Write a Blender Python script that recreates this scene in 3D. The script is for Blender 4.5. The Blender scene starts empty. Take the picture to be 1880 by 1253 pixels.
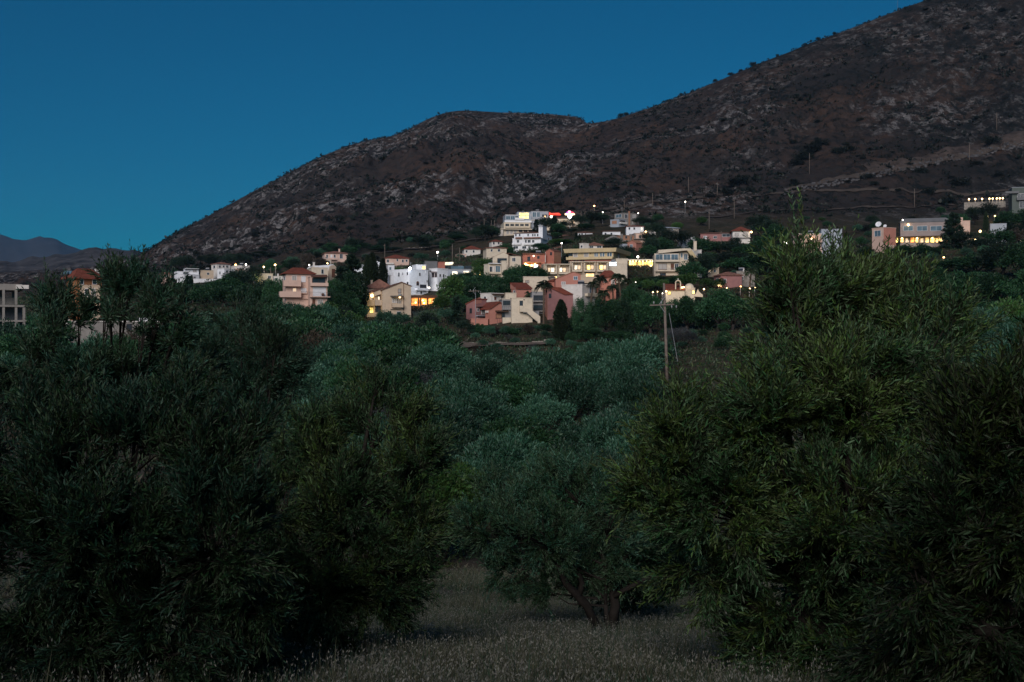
import bpy, bmesh, math, random
import numpy as np
from mathutils import Vector, Matrix
random.seed(7)
RNG = np.random.default_rng(11)
SC = bpy.context.scene
COL = SC.collection
F, CX, CY = 2089.0, 940.0, 626.5          # focal length and centre of the view, in photo pixels
def P(px, py, D): return Vector(((px-CX)/F*D, D, (CY-py)/F*D))
def lin(r, g, b):
    f = lambda c: (c/255)/12.92 if c/255 <= .04045 else ((c/255+.055)/1.055)**2.4
    return (f(r), f(g), f(b))

# ------------------------------------------------------------------ materials
MATS = {}
def nodes(name):
    m = bpy.data.materials.new(name); m.use_nodes = True
    nt = m.node_tree
    return m, nt, nt.nodes['Principled BSDF']
def mat(name, rgb=None, rough=.85, var=.12, scale=.6, spec=.2, metal=0, stain=None, bump=0, stripe=None):
    if name in MATS: return MATS[name]
    m, nt, bs = nodes(name); N, L = nt.nodes, nt.links
    geo = N.new('ShaderNodeNewGeometry')
    n1 = N.new('ShaderNodeTexNoise'); n1.inputs['Scale'].default_value = scale; n1.inputs['Detail'].default_value = 5
    L.new(geo.outputs['Position'], n1.inputs['Vector'])
    r = N.new('ShaderNodeMapRange'); r.inputs[1].default_value = .3; r.inputs[2].default_value = .7
    r.inputs[3].default_value = 1-var; r.inputs[4].default_value = 1+var
    L.new(n1.outputs[0], r.inputs[0])
    hs = N.new('ShaderNodeHueSaturation'); hs.inputs['Color'].default_value = (*rgb, 1)
    L.new(r.outputs[0], hs.inputs['Value'])
    out = hs.outputs[0]
    if stain:
        n2 = N.new('ShaderNodeTexNoise'); n2.inputs['Scale'].default_value = scale*2.7; n2.inputs['Detail'].default_value = 6
        L.new(geo.outputs['Position'], n2.inputs['Vector'])
        rr = N.new('ShaderNodeMapRange'); rr.inputs[1].default_value = .52; rr.inputs[2].default_value = .72; rr.inputs[4].default_value = .7
        L.new(n2.outputs[0], rr.inputs[0])
        mx = N.new('ShaderNodeMix'); mx.data_type = 'RGBA'
        L.new(rr.outputs[0], mx.inputs[0]); L.new(out, mx.inputs[6]); mx.inputs[7].default_value = (*stain, 1)
        out = mx.outputs[2]
    if stripe:
        w = N.new('ShaderNodeTexWave'); w.inputs['Scale'].default_value = stripe; w.inputs['Distortion'].default_value = .6; w.bands_direction = 'X'
        L.new(geo.outputs['Position'], w.inputs['Vector'])
        b2 = N.new('ShaderNodeBump'); b2.inputs['Strength'].default_value = .8; b2.inputs['Distance'].default_value = .08
        L.new(w.outputs['Fac'], b2.inputs['Height']); L.new(b2.outputs[0], bs.inputs['Normal'])
    elif bump:
        b2 = N.new('ShaderNodeBump'); b2.inputs['Strength'].default_value = bump; b2.inputs['Distance'].default_value = .05
        L.new(n1.outputs[0], b2.inputs['Height']); L.new(b2.outputs[0], bs.inputs['Normal'])
    L.new(out, bs.inputs['Base Color'])
    bs.inputs['Roughness'].default_value = rough; bs.inputs['Specular IOR Level'].default_value = spec; bs.inputs['Metallic'].default_value = metal
    MATS[name] = m; return m
def glow(name, rgb, strength, patchy=0):
    if name in MATS: return MATS[name]
    m, nt, bs = nodes(name)
    bs.inputs['Base Color'].default_value = (*rgb, 1)
    bs.inputs['Emission Color'].default_value = (*rgb, 1); bs.inputs['Emission Strength'].default_value = strength
    if patchy:                              # a lit interior is not even: furniture, curtains, people
        N, L = nt.nodes, nt.links
        geo = N.new('ShaderNodeNewGeometry'); n1 = N.new('ShaderNodeTexNoise'); n1.inputs['Scale'].default_value = .9; n1.inputs['Detail'].default_value = 3
        L.new(geo.outputs['Position'], n1.inputs['Vector'])
        r = N.new('ShaderNodeMapRange'); r.inputs[1].default_value = .38; r.inputs[2].default_value = .62
        r.inputs[3].default_value = strength*(1-patchy); r.inputs[4].default_value = strength*(1+patchy)
        L.new(n1.outputs[0], r.inputs[0]); L.new(r.outputs[0], bs.inputs['Emission Strength'])
    MATS[name] = m; return m
def leafmat(name, top, under, trans=.25, spread=.35, rough=.5):
    if name in MATS: return MATS[name]
    m, nt, bs = nodes(name); N, L = nt.nodes, nt.links
    geo = N.new('ShaderNodeNewGeometry'); oi = N.new('ShaderNodeObjectInfo')
    mx = N.new('ShaderNodeMix'); mx.data_type = 'RGBA'
    mx.inputs[6].default_value = (*top, 1); mx.inputs[7].default_value = (*under, 1)
    L.new(geo.outputs['Backfacing'], mx.inputs[0])
    hs = N.new('ShaderNodeHueSaturation'); L.new(mx.outputs[2], hs.inputs['Color'])
    r = N.new('ShaderNodeMapRange'); r.inputs[3].default_value = 1-spread; r.inputs[4].default_value = 1+spread
    L.new(geo.outputs['Random Per Island'], r.inputs[0])
    r2 = N.new('ShaderNodeMapRange'); r2.inputs[3].default_value = .5; r2.inputs[4].default_value = 1.5
    L.new(oi.outputs['Random'], r2.inputs[0])
    mu = N.new('ShaderNodeMath'); mu.operation = 'MULTIPLY'; L.new(r.outputs[0], mu.inputs[0]); L.new(r2.outputs[0], mu.inputs[1])
    L.new(mu.outputs[0], hs.inputs['Value'])
    r3 = N.new('ShaderNodeMapRange'); r3.inputs[3].default_value = .475; r3.inputs[4].default_value = .525
    L.new(geo.outputs['Random Per Island'], r3.inputs[0]); L.new(r3.outputs[0], hs.inputs['Hue'])
    L.new(hs.outputs[0], bs.inputs['Base Color']); bs.inputs['Roughness'].default_value = rough; bs.inputs['Specular IOR Level'].default_value = .3
    if trans:
        tr = N.new('ShaderNodeBsdfTranslucent'); L.new(hs.outputs[0], tr.inputs['Color'])
        ms = N.new('ShaderNodeMixShader'); ms.inputs[0].default_value = trans
        L.new(bs.outputs[0], ms.inputs[1]); L.new(tr.outputs[0], ms.inputs[2]); L.new(ms.outputs[0], N['Material Output'].inputs['Surface'])
    MATS[name] = m; return m

# ------------------------------------------------------------------ objects, labels
THINGS = []                                  # (object, label, category, group) whose labels get singled out at the end
def link(o, parent=None):
    COL.objects.link(o)
    if parent is not None:
        o.parent = parent
    return o
def tag(o, label, cat, group=None):
    o['label'] = label; o['category'] = cat
    if group: o['group'] = group
    return o
def empty(name, loc):
    o = bpy.data.objects.new(name, None); o.location = loc; o.empty_display_size = .3
    return link(o)
def npmesh(name, V, Q, mats, mi=None, smooth=False):
    me = bpy.data.meshes.new(name)
    V = np.asarray(V, np.float32); Q = np.asarray(Q, np.int32)
    me.vertices.add(len(V)); me.vertices.foreach_set('co', V.ravel())
    k = Q.shape[1]
    me.loops.add(Q.size); me.loops.foreach_set('vertex_index', Q.ravel())
    me.polygons.add(len(Q)); me.polygons.foreach_set('loop_start', np.arange(0, Q.size, k, dtype=np.int32))
    for m in (mats if isinstance(mats, (list, tuple)) else [mats]): me.materials.append(m)
    if mi is not None: me.polygons.foreach_set('material_index', np.asarray(mi, np.int32))
    if smooth: me.polygons.foreach_set('use_smooth', np.ones(len(Q), bool))
    me.update(calc_edges=True)
    return me
class MB:
    def __init__(s): s.v = []; s.f = []
    def prism(s, front, back):
        n = len(front); b = len(s.v)
        s.v += [tuple(p) for p in front] + [tuple(p) for p in back]
        s.f.append(tuple(range(b, b+n))); s.f.append(tuple(range(b+2*n-1, b+n-1, -1)))
        for i in range(n):
            j = (i+1) % n; s.f.append((b+i, b+n+i, b+n+j, b+j))
    def box(s, x0, y0, z0, x1, y1, z1):
        s.prism([(x0,y0,z0),(x1,y0,z0),(x1,y0,z1),(x0,y0,z1)], [(x0,y1,z0),(x1,y1,z0),(x1,y1,z1),(x0,y1,z1)])
    def tube(s, pts, rad, n=6):
        b = len(s.v); pts = [Vector(p) for p in pts]
        for i, p in enumerate(pts):
            d = (pts[min(i+1, len(pts)-1)] - pts[max(i-1, 0)]).normalized()
            a = d.cross(Vector((0, 0, 1)) if abs(d.z) < .9 else Vector((1, 0, 0))).normalized(); c = d.cross(a)
            for k in range(n):
                t = 2*math.pi*k/n; s.v.append(tuple(p + (a*math.cos(t)+c*math.sin(t))*rad[i]))
        for i in range(len(pts)-1):
            for k in range(n):
                k2 = (k+1) % n; s.f.append((b+i*n+k, b+i*n+k2, b+(i+1)*n+k2, b+(i+1)*n+k))
        s.f.append(tuple(b+k for k in range(n-1, -1, -1))); s.f.append(tuple(b+(len(pts)-1)*n+k for k in range(n)))
    def ball(s, c, r, n=8, m=5, sz=1.0):
        b = len(s.v)
        for i in range(m+1):
            a = math.pi*i/m
            for k in range(n):
                t = 2*math.pi*k/n
                s.v.append((c[0]+r*math.sin(a)*math.cos(t), c[1]+r*math.sin(a)*math.sin(t), c[2]+r*sz*math.cos(a)))
        for i in range(m):
            for k in range(n):
                k2 = (k+1) % n; s.f.append((b+i*n+k, b+(i+1)*n+k, b+(i+1)*n+k2, b+i*n+k2))
    def mesh(s, name, m, origin=(0, 0, 0), smooth=False):
        me = bpy.data.meshes.new(name); o = Vector(origin)
        me.from_pydata([tuple(Vector(p)-o) for p in s.v], [], s.f)
        bm = bmesh.new(); bm.from_mesh(me); bmesh.ops.remove_doubles(bm, verts=bm.verts, dist=1e-5); bmesh.ops.recalc_face_normals(bm, faces=bm.faces); bm.to_mesh(me); bm.free()
        me.materials.append(m)
        if smooth:
            for p in me.polygons: p.use_smooth = True
        return me
    def build(s, name, m, parent=None, origin=None, smooth=False):
        if origin is None:
            origin = Vector((0, 0, 0)); q = parent
            while q is not None: origin = origin + q.location; q = q.parent
        o = bpy.data.objects.new(name, s.mesh(name, m, origin, smooth))
        return link(o, parent)

# ------------------------------------------------------------------ noise + terrain
_perm = np.random.default_rng(3).permutation(512).astype(np.int64)
_perm = np.concatenate([_perm, _perm, _perm])
_ga = np.random.default_rng(4).uniform(0, 2*np.pi, 512); _gx, _gy = np.cos(_ga), np.sin(_ga)
def pn(x, y):
    xi = np.floor(x).astype(np.int64); yi = np.floor(y).astype(np.int64); xf = x-xi; yf = y-yi
    def g(ix, iy, dx, dy):
        h = _perm[(_perm[ix & 511] + (iy & 511))]; h &= 511
        return _gx[h]*dx + _gy[h]*dy
    u = xf*xf*xf*(xf*(xf*6-15)+10); v = yf*yf*yf*(yf*(yf*6-15)+10)
    a = g(xi, yi, xf, yf); b = g(xi+1, yi, xf-1, yf); c = g(xi, yi+1, xf, yf-1); d = g(xi+1, yi+1, xf-1, yf-1)
    return (a+(b-a)*u)*(1-v) + (c+(d-c)*u)*v
def fbm(x, y, o=4, gain=.5):
    s = 0; a = 1
    for i in range(o):
        s = s + a*pn(x*2**i+17.3*i, y*2**i+5.1*i); a *= gain
    return s
def ridged(x, y, o=4):
    s = 0; a = 1
    for i in range(o):
        s = s + a*(1-2*np.abs(pn(x*2**i+7.7*i, y*2**i+31.1*i))); a *= .5
    return s
SKY = [(-1600,470),(-400,505),(0,500),(150,492),(250,471),(300,440),(350,412),(400,385),(450,357),(500,330),(550,302),(600,278),(650,259),(680,252),(720,246),(750,233),(790,211),(830,199),(860,197),(900,200),(960,202),(1020,205),(1080,214),(1115,221),
       (1150,206),(1200,191),(1250,171),(1300,150),(1350,128),(1400,106),(1450,87),(1500,66),(1550,48),(1600,28),(1650,8),(1700,-10),(1800,-45),(1880,-75),(2200,-160),(3200,-200)]
MIDD = [130,160,200,240,280,330,400,450,520,600]
MID = {-1600:(690,660,640,630,620,600,580,570,560,550), -600:(680,650,625,610,600,582,565,556,548,540), 0:(680,640,612,600,590,575,560,552,545,535), 250:(690,645,618,598,580,560,538,526,515,505), 400:(700,650,622,600,580,556,530,520,508,494),
       600:(710,670,640,615,590,545,500,485,470,455), 760:(722,685,652,628,600,548,499,482,457,440), 940:(722,685,652,631,602,508,477,465,432,412),
       1100:(722,685,650,625,595,512,457,432,412,395), 1250:(722,685,650,620,590,520,472,442,415,388), 1450:(715,675,640,610,575,520,468,440,415,385),
       1700:(700,660,620,590,550,492,456,436,410,380), 1880:(690,650,610,580,540,480,440,420,395,365), 3200:(690,650,610,580,540,480,440,420,395,365)}
NEAR = [(0,-1.7),(3,-1.78),(6,-2.15),(9,-2.75),(13,-3.6),(18,-4.7),(25,-6.0),(35,-7.0),(60,-7.6),(90,-7.2)]
DG = np.geomspace(.5, 2600, 700)
TC = np.array(sorted(set(list(range(-1600, 0, 100)) + list(range(0, 1900, 12)) + list(range(1900, 3201, 100)))), float)
def _table():
    T = np.zeros((len(TC), len(DG)))
    mk = sorted(MID); mv = np.array([MID[k] for k in mk], float)
    sx, sy = zip(*SKY)
    for i, c in enumerate(TC):
        k = [(d, z) for d, z in NEAR]
        mids = [np.interp(c, mk, mv[:, j]) for j in range(len(MIDD))]
        for d, py in zip(MIDD, mids): k.append((d, (CY-py)*d/F))
        sky = np.interp(c, sx, sy)
        if c < 1115:
            Dr = np.interp(c, [0, 250, 680, 830], [900, 1000, 1100, 1150])
            if c > 830:
                pyB = np.interp(c, [830,870,900,960,1020,1060,1115], [418,398,382,343,300,267,224]); DB = np.interp(c, [830, 1115], [650, 1000])
                zB = (CY-pyB)*DB/F
                k.append((DB, zB)); k.append((DB+.22*(Dr-DB), zB-2+.10*(Dr-DB)))
            zr = (CY-sky)*Dr/F; z6 = k[-1][1]; d6 = k[-1][0]
            k.append((d6+.5*(Dr-d6), z6+.44*(zr-z6)))
        else:
            Dr = np.interp(c, [1115, 1500, 1880], [1000, 950, 900]); zr = (CY-sky)*Dr/F
            z6 = k[-1][1]; k.append((600+.5*(Dr-600), z6+.43*(zr-z6)))
        k.append((Dr, zr)); k.append((Dr+60, zr+2)); k.append((Dr+250, zr*.8)); k.append((2600, -10))
        kd, kz = zip(*k)
        T[i] = np.interp(DG, kd, kz)
    ker = np.exp(-.5*(np.arange(-5, 6)/1.6)**2); ker /= ker.sum()
    for i in range(len(TC)):
        p = np.pad(T[i], 5, mode='edge'); sm = np.convolve(p, ker, 'valid'); T[i] = sm
    # keep the silhouettes sharp enough: smooth a little across the columns
    T2 = T.copy(); T2[1:-1] = .25*T[:-2]+.5*T[1:-1]+.25*T[2:]
    k = [i for i in range(3, len(TC)-3) if 1060 < TC[i] < 1170]; T3 = T2.copy()
    for i in k: T3[i] = np.mean(T2[i-3:i+4], axis=0)
    T2 = T3
    return T2
TAB = _table()
LDG = np.log(DG)
def Hraw(x, y):
    x = np.asarray(x, float); y = np.asarray(y, float)
    r = np.hypot(x, y); th = np.arctan2(x, y)
    tc = np.clip(th, -.87, .87)
    c = np.clip(CX + F*np.tan(tc), TC[0], TC[-1]); D = np.clip(r*np.cos(tc), DG[0], DG[-1])
    ci = np.clip(np.searchsorted(TC, c)-1, 0, len(TC)-2); cf = (c-TC[ci])/(TC[ci+1]-TC[ci])
    fi = (np.log(D)-LDG[0])/(LDG[1]-LDG[0]); di = np.clip(fi.astype(int), 0, len(DG)-2); df = fi-di
    z = (TAB[ci,di]*(1-cf)+TAB[ci+1,di]*cf)*(1-df) + (TAB[ci,di+1]*(1-cf)+TAB[ci+1,di+1]*cf)*df
    back = np.clip((np.abs(th)-1.1)/.6, 0, 1)
    bk = np.clip((r-3)/7, 0, 1); zb = -1.7 + .02*r + 7.0*bk*bk*(3-2*bk)  # unseen bank added behind the camera to shade the near trees
    z = z*(1-back) + zb*back
    return z, D, c
def H(x, y):
    z, D, c = Hraw(x, y)
    x = np.asarray(x, float); y = np.asarray(y, float)
    w = np.clip((D-520)/140, 0, 1)*np.clip((2200-D)/600, 0, 1)
    th = np.arctan2(x, y)
    rid = np.clip(1.15-np.abs(D-1020)/420, .25, 1)
    zone = np.clip(.5+1.6*fbm(x/130+3, y/170, 3), 0, 1)
    n = 22*fbm(x/120, y/190, 3)*rid + 11*(ridged(th*1000/55+.4*fbm(x/70, y/70, 2), D/260, 2)-.8)*rid + zone*(5.5*(ridged(x/23, y/30, 4)-.8)) + 1.0*fbm(x/5, y/6, 2)
    cr = np.interp(c, [0, 250, 680, 830, 1080, 1150, 1500, 1880], [900, 1000, 1100, 1150, 1150, 1000, 950, 900])
    n = n*np.clip((np.abs(D-cr)-25)/170, .03, 1)*np.where(np.abs(c-1115) < 40, .35+.65*np.abs(c-1115)/40, 1)
    small = .10*fbm(x/2.3, y/2.3, 3)*np.clip(D/15, .3, 1)
    w2 = np.clip((D-150)/100, 0, 1)*(1-w)
    return z + w*n + small + w2*(.9*fbm(x/14, y/14, 3))
def h1(x, y): return float(H(np.array([x]), np.array([y]))[0])

# terrain as one sheet in rings round the camera
def build_terrain():
    a = np.concatenate([np.radians(np.linspace(-180, -36, 60, endpoint=False)), np.arctan(np.linspace(-.72, .72, 1250)), np.radians(np.linspace(36, 180, 61)[1:])])
    r = np.unique(np.concatenate([np.geomspace(.6, 30, 90), np.geomspace(30, 520, 190), np.arange(520, 1180, 1.9), np.geomspace(1180, 2600, 60)]))
    A, R = np.meshgrid(a, r, indexing='ij')
    # ring distance is measured along the view axis inside the view so that crests are sampled evenly
    Rr = np.where(np.abs(A) < .63, R/np.cos(A), R/np.cos(.63))
    X = Rr*np.sin(A); Y = Rr*np.cos(A)
    Z = H(X, Y)
    na, nr = A.shape
    idx = np.arange(na*nr).reshape(na, nr)
    Q = np.stack([idx[:-1,:-1], idx[1:,:-1], idx[1:,1:], idx[:-1,1:]], -1).reshape(-1, 4)[:, ::-1]
    V = np.stack([X, Y, Z], -1).reshape(-1, 3)
    m, nt, bs = nodes('hillside_ground'); N, L = nt.nodes, nt.links
    geo = N.new('ShaderNodeNewGeometry')
    ln = N.new('ShaderNodeVectorMath'); ln.operation = 'LENGTH'; L.new(geo.outputs['Position'], ln.inputs[0])
    def noise(sc, det=6, rough=.6, vec=None):
        n = N.new('ShaderNodeTexNoise'); n.inputs['Scale'].default_value = sc; n.inputs['Detail'].default_value = det; n.inputs['Roughness'].default_value = rough
        L.new(vec or geo.outputs['Position'], n.inputs['Vector']); return n.outputs[0]
    def rng(v, a, b, c=0, d=1):
        n = N.new('ShaderNodeMapRange'); n.interpolation_type = 'SMOOTHSTEP'
        for i, q in enumerate((a, b, c, d)): n.inputs[i+1].default_value = q
        L.new(v, n.inputs[0]); return n.outputs[0]
    def mix(f, a, b):
        n = N.new('ShaderNodeMix'); n.data_type = 'RGBA'; L.new(f, n.inputs[0])
        for s, v in ((6, a), (7, b)):
            if isinstance(v, tuple): n.inputs[s].default_value = (*v, 1)
            else: L.new(v, n.inputs[s])
        return n.outputs[2]
    def mul(a, b):
        n = N.new('ShaderNodeMath'); n.operation = 'MULTIPLY'; L.new(a, n.inputs[0])
        if isinstance(b, float): n.inputs[1].default_value = b
        else: L.new(b, n.inputs[1])
        return n.outputs[0]
    mp = N.new('ShaderNodeMapping'); mp.inputs['Scale'].default_value = (1, .38, .8); L.new(geo.outputs['Position'], mp.inputs['Vector'])
    soil = mix(rng(noise(.014, 5), .40, .62), MT['soil_a'], MT['soil_b'])
    soil = mix(rng(noise(.12, 6, .7), .38, .66), soil, MT['dry'])
    rockc = mix(rng(noise(.5, 6, .75), .3, .7), MT['rock_a'], MT['rock_b'])
    zone = rng(noise(.011, 5, .6), .42, .60)
    rockf = mul(rng(noise(.17, 10, .78, mp.outputs[0]), .49, .58), rng(noise(.0085, 6, .62), .46, .58, .03, 1.))
    mtn = mix(rockf, soil, rockc)
    mtn = mix(mul(mul(rng(noise(.20, 6, .78, mp.outputs[0]), .51, .57), rng(noise(.02, 5, .6), .36, .56, .35, 1.)), .95), mtn, MT['scrub'])
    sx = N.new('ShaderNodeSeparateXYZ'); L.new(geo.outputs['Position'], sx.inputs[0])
    mtn = mix(mul(rng(sx.outputs[0], 40, 330, .0, .85), rng(noise(.035, 7, .75), .36, .62, 1., .25)), mtn, MT['scrub'])  # right slope darkened, view-edge shade put into the colour using the scrub tone
    # the field terraces and village slopes in front of the mountain
    low = mix(rng(noise(.05, 5), .4, .62), MT['slope_a'], MT['slope_b'])
    low = mix(rng(noise(.6, 6, .7), .5, .64), low, MT['slope_c'])
    near = mix(rng(noise(.6, 6), .4, .65), MT['earth_a'], MT['earth_b'])
    near = mix(rng(noise(6., 6, .7), .45, .65), near, MT['earth_c'])
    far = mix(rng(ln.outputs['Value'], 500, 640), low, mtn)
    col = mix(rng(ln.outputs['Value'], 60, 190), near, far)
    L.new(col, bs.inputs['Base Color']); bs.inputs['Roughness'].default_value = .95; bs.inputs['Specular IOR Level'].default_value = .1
    bp = N.new('ShaderNodeBump'); bp.inputs['Strength'].default_value = .9; bp.inputs['Distance'].default_value = 1.6
    L.new(noise(.35, 8, .75), bp.inputs['Height'])
    bp2 = N.new('ShaderNodeBump'); bp2.inputs['Strength'].default_value = .6; bp2.inputs['Distance'].default_value = .06
    L.new(noise(7, 5, .7), bp2.inputs['Height'])
    mxn = N.new('ShaderNodeMix'); mxn.data_type = 'VECTOR'
    L.new(rng(ln.outputs['Value'], 100, 400), mxn.inputs[0]); L.new(bp2.outputs[0], mxn.inputs[4]); L.new(bp.outputs[0], mxn.inputs[5])
    L.new(mxn.outputs[1], bs.inputs['Normal'])
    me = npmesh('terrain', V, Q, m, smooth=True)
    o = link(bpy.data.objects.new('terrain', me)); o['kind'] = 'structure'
MT = dict(soil_a=(.036,.030,.030), soil_b=(.076,.047,.036), dry=(.036,.031,.030), rock_a=(.10,.098,.102), rock_b=(.31,.295,.295), scrub=(.009,.012,.013),
          slope_a=(.044,.040,.027), slope_b=(.075,.058,.04), slope_c=(.018,.032,.015), earth_a=(.07,.06,.05), earth_b=(.10,.085,.07), earth_c=(.045,.042,.034))
build_terrain()
# ------------------------------------------------------------------ leaves, crowns, trunks
def unit(v): return v/np.maximum(np.linalg.norm(v, axis=-1, keepdims=True), 1e-6)
def leaves(pos, d, L, wid, rng, fold=.15, blade=False):
    """one small face (or a folded pair) per leaf; pos = stalk, d = direction, L = length"""
    n = len(pos); L = L[:, None]
    s = unit(np.cross(d, rng.normal(size=(n, 3)))); nn = np.cross(s, d)
    w = L*wid*.5
    if not blade:
        V = np.stack([pos, pos+d*L*.45+s*w+nn*w*fold, pos+d*L, pos+d*L*.45-s*w+nn*w*fold], 1).reshape(-1, 3)
        Q = np.arange(n*4).reshape(n, 4)
    else:
        sag = nn*L*.10
        V = np.stack([pos, pos+d*L*.32+s*w+nn*w*.3-sag*.3, pos+d*L*.70+s*w*.8+nn*w*.3-sag*.8, pos+d*L-sag*1.6, pos+d*L*.70-s*w*.8+nn*w*.3-sag*.8, pos+d*L*.32-s*w+nn*w*.3-sag*.3], 1).reshape(-1, 3)
        b = (np.arange(n)*6)[:, None]
        Q = np.stack([b+[0,1,2,3], b+[0,3,4,5]], 1).reshape(-1, 4)
    return V, Q
def sph(n, rng): return unit(rng.normal(size=(n, 3)))
LM = dict(
    olivemid=leafmat('olive_leaf_green', (.030,.078,.027), (.078,.132,.07), spread=.6),
    olive=leafmat('olive_leaf', (.022,.058,.024), (.055,.098,.055), spread=.5),
    oliveteal=leafmat('olive_leaf_grey', (.020,.072,.038), (.056,.128,.084), spread=.45),
    oliveyellow=leafmat('olive_leaf_yellow', (.060,.104,.024), (.100,.150,.060), spread=.7),
    deep=leafmat('broadleaf', (.018,.062,.024), (.03,.08,.034), spread=.4),
    bright=leafmat('bright_leaf', (.036,.085,.02), (.05,.10,.03), spread=.4),
    dark=leafmat('conifer_needle', (.013,.030,.018), (.018,.036,.022), spread=.35),
    cyp=leafmat('cypress_needle', (.022,.036,.016), (.026,.042,.02), spread=.4),
    grey=leafmat('grey_twig_leaf', (.055,.058,.062), (.07,.075,.08), spread=.3),
    brown=leafmat('dry_leaf', (.055,.042,.030), (.07,.055,.04), spread=.3),
    palm=leafmat('palm_frond', (.030,.052,.024), (.045,.065,.035), spread=.3),
    pink=leafmat('oleander_leaf', (.05,.05,.035), (.09,.07,.065), spread=.5),
    scrub=leafmat('scrub_leaf', (.009,.014,.011), (.012,.017,.013), spread=.4))
BARK = mat('olive_bark', (.030,.026,.023), var=.35, scale=6, bump=.6)
PBARK = mat('palm_bark', (.10,.07,.05), var=.3, scale=5, bump=.6)
def crown(n, rel, rng, K=46, flat=.75, up=.5, wid=.36, clump=.26, inner=.15, low=-.35):
    """unit crown of leaf clumps: radius 1, centre at the origin"""
    c = sph(K, rng); c[:, 2] = np.where(c[:, 2] < low, -c[:, 2]*.6, c[:, 2])
    rad = rng.uniform(.55, .93, K)[:, None]; c = c*rad*[1, 1, flat]
    cr = clump*rng.uniform(.65, 1.35, K)
    k = rng.integers(0, K, n)
    o = sph(n, rng); rr = rng.uniform(.35, 1.0, n)**.6
    pos = c[k] + o*(cr[k]*rr)[:, None]*[1, 1, .85]
    d = unit(o*.75 + unit(c[k])*.45 + [0, 0, up] + rng.normal(size=(n, 3))*.45)
    m = int(n*inner); pos[:m] = sph(m, rng)*rng.uniform(.1, .7, m)[:, None]*[1, 1, flat]
    L = rel*rng.uniform(.6, 1.25, n)
    return leaves(pos, d, L, wid, rng)
def crown_column(n, rel, rng, taper=1.0, wid=.4, up=1.5, bulge=.25):
    """unit column: height 1, radius about .12 .. for cypress"""
    z = rng.uniform(0, 1, n)**.9; prof = np.minimum(1, (z/.12)**.6)*(1-z**3.2)**.8
    a = rng.uniform(0, 2*np.pi, n); lump = 1+bulge*np.sin(a*3+z*17)*np.sin(z*31+a*2)
    r = .125*prof*lump*rng.uniform(.55, 1.0, n)**.5
    pos = np.stack([r*np.cos(a), r*np.sin(a), z], -1)
    d = unit(np.stack([np.cos(a), np.sin(a), np.full(n, up)], -1)+rng.normal(size=(n, 3))*.35)
    return leaves(pos, d, rel*rng.uniform(.6, 1.2, n), wid, rng)
def crown_conifer(n, rel, rng, tiers=13, drop=.15, w0=.34):
    """unit height, tiers of branches with gaps between them"""
    nb = tiers*7; zt = np.repeat(np.linspace(.08, .97, tiers), 7)+rng.normal(size=nb)*.015
    a = rng.uniform(0, 2*np.pi, nb); ln = w0*(1-zt)**.75*rng.uniform(.7, 1.15, nb)+.03
    k = rng.integers(0, nb, n); t = rng.uniform(.1, 1, n)**.7
    r = ln[k]*t; pos = np.stack([r*np.cos(a[k]), r*np.sin(a[k]), zt[k]-drop*r+.06*t*t*ln[k]], -1)+rng.normal(size=(n, 3))*[.018,.018,.012]
    d = unit(np.stack([np.cos(a[k]), np.sin(a[k]), rng.uniform(-.4, .5, n)], -1)+rng.normal(size=(n, 3))*.5)
    return leaves(pos, d, rel*rng.uniform(.6, 1.2, n), .4, rng)
def crown_weep(n, rel, rng, K=40):
    """tall feathery crown whose sprays hang: pepper tree, eucalyptus"""
    c = sph(K, rng)*rng.uniform(.45, .95, K)[:, None]*[.72, .72, 1]
    k = rng.integers(0, K, n); t = rng.uniform(0, 1, n)
    o = rng.normal(size=(n, 3))*.075; o[:, 2] -= t*.30-.1
    o[:, :2] += unit(c[k])[:, :2]*(t*.08)[:, None]
    d = unit(rng.normal(size=(n, 3))*.45+[0, 0, -.55])
    return leaves(c[k]+o, d, rel*rng.uniform(.6, 1.2, n), .36, rng)
def crown_palm(rng, fronds=26, nl=44):
    P_, D_, L_ = [], [], []
    for i in range(fronds):
        a = i*2.399963+rng.uniform(-.2, .2); el = rng.uniform(-.5, 1.25); ln = rng.uniform(.85, 1.1)
        h = np.array([math.cos(a), math.sin(a), 0]); s = np.array([-math.sin(a), math.cos(a), 0])
        t = np.linspace(.12, 1, nl)
        p = h*(t*ln*math.cos(el))[:, None]*1.0 + np.outer(t*ln*math.sin(el)-.62*ln*t**2.2, [0, 0, 1])
        for sg in (-1, 1):
            P_.append(p); D_.append(unit(s*sg*.8+h*.55+[0, 0, -.35]+rng.normal(size=(nl, 3))*.12)); L_.append(.36*np.sin(np.pi*np.clip(t, .05, .97))**.6)
    return leaves(np.concatenate(P_), np.concatenate(D_), np.concatenate(L_), .14, rng)
def trunk_mesh(name, rng, h=1.0, r=.08, limbs=4, spread=.5, top=1.0, lean=.1, m=None):
    """tapered trunk with limbs, base at the origin; h = fork height, top = limb ends"""
    b = MB(); q = rng.uniform(-1, 1, 2)*lean
    f = Vector((q[0], q[1], h)); b.tube([(0, 0, -.4*h), (q[0]*.3, q[1]*.3, h*.45), f], [r*1.35, r, r*.85], 8)
    for i in range(limbs):
        a = 2*math.pi*i/limbs+rng.uniform(-.5, .5); s = spread*rng.uniform(.6, 1.1); t = h+(top-h)*rng.uniform(.75, 1.1)
        e = Vector((f.x+math.cos(a)*s, f.y+math.sin(a)*s, t)); mid = f.lerp(e, .5)+Vector((math.cos(a)*s*.14, math.sin(a)*s*.14, rng.uniform(-.05, .1)*top))
        b.tube([f-Vector((0, 0, .1*h)), mid, e], [r*.62, r*.4, r*.14], 6)
    return b.mesh(name, m or BARK, smooth=True)
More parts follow.
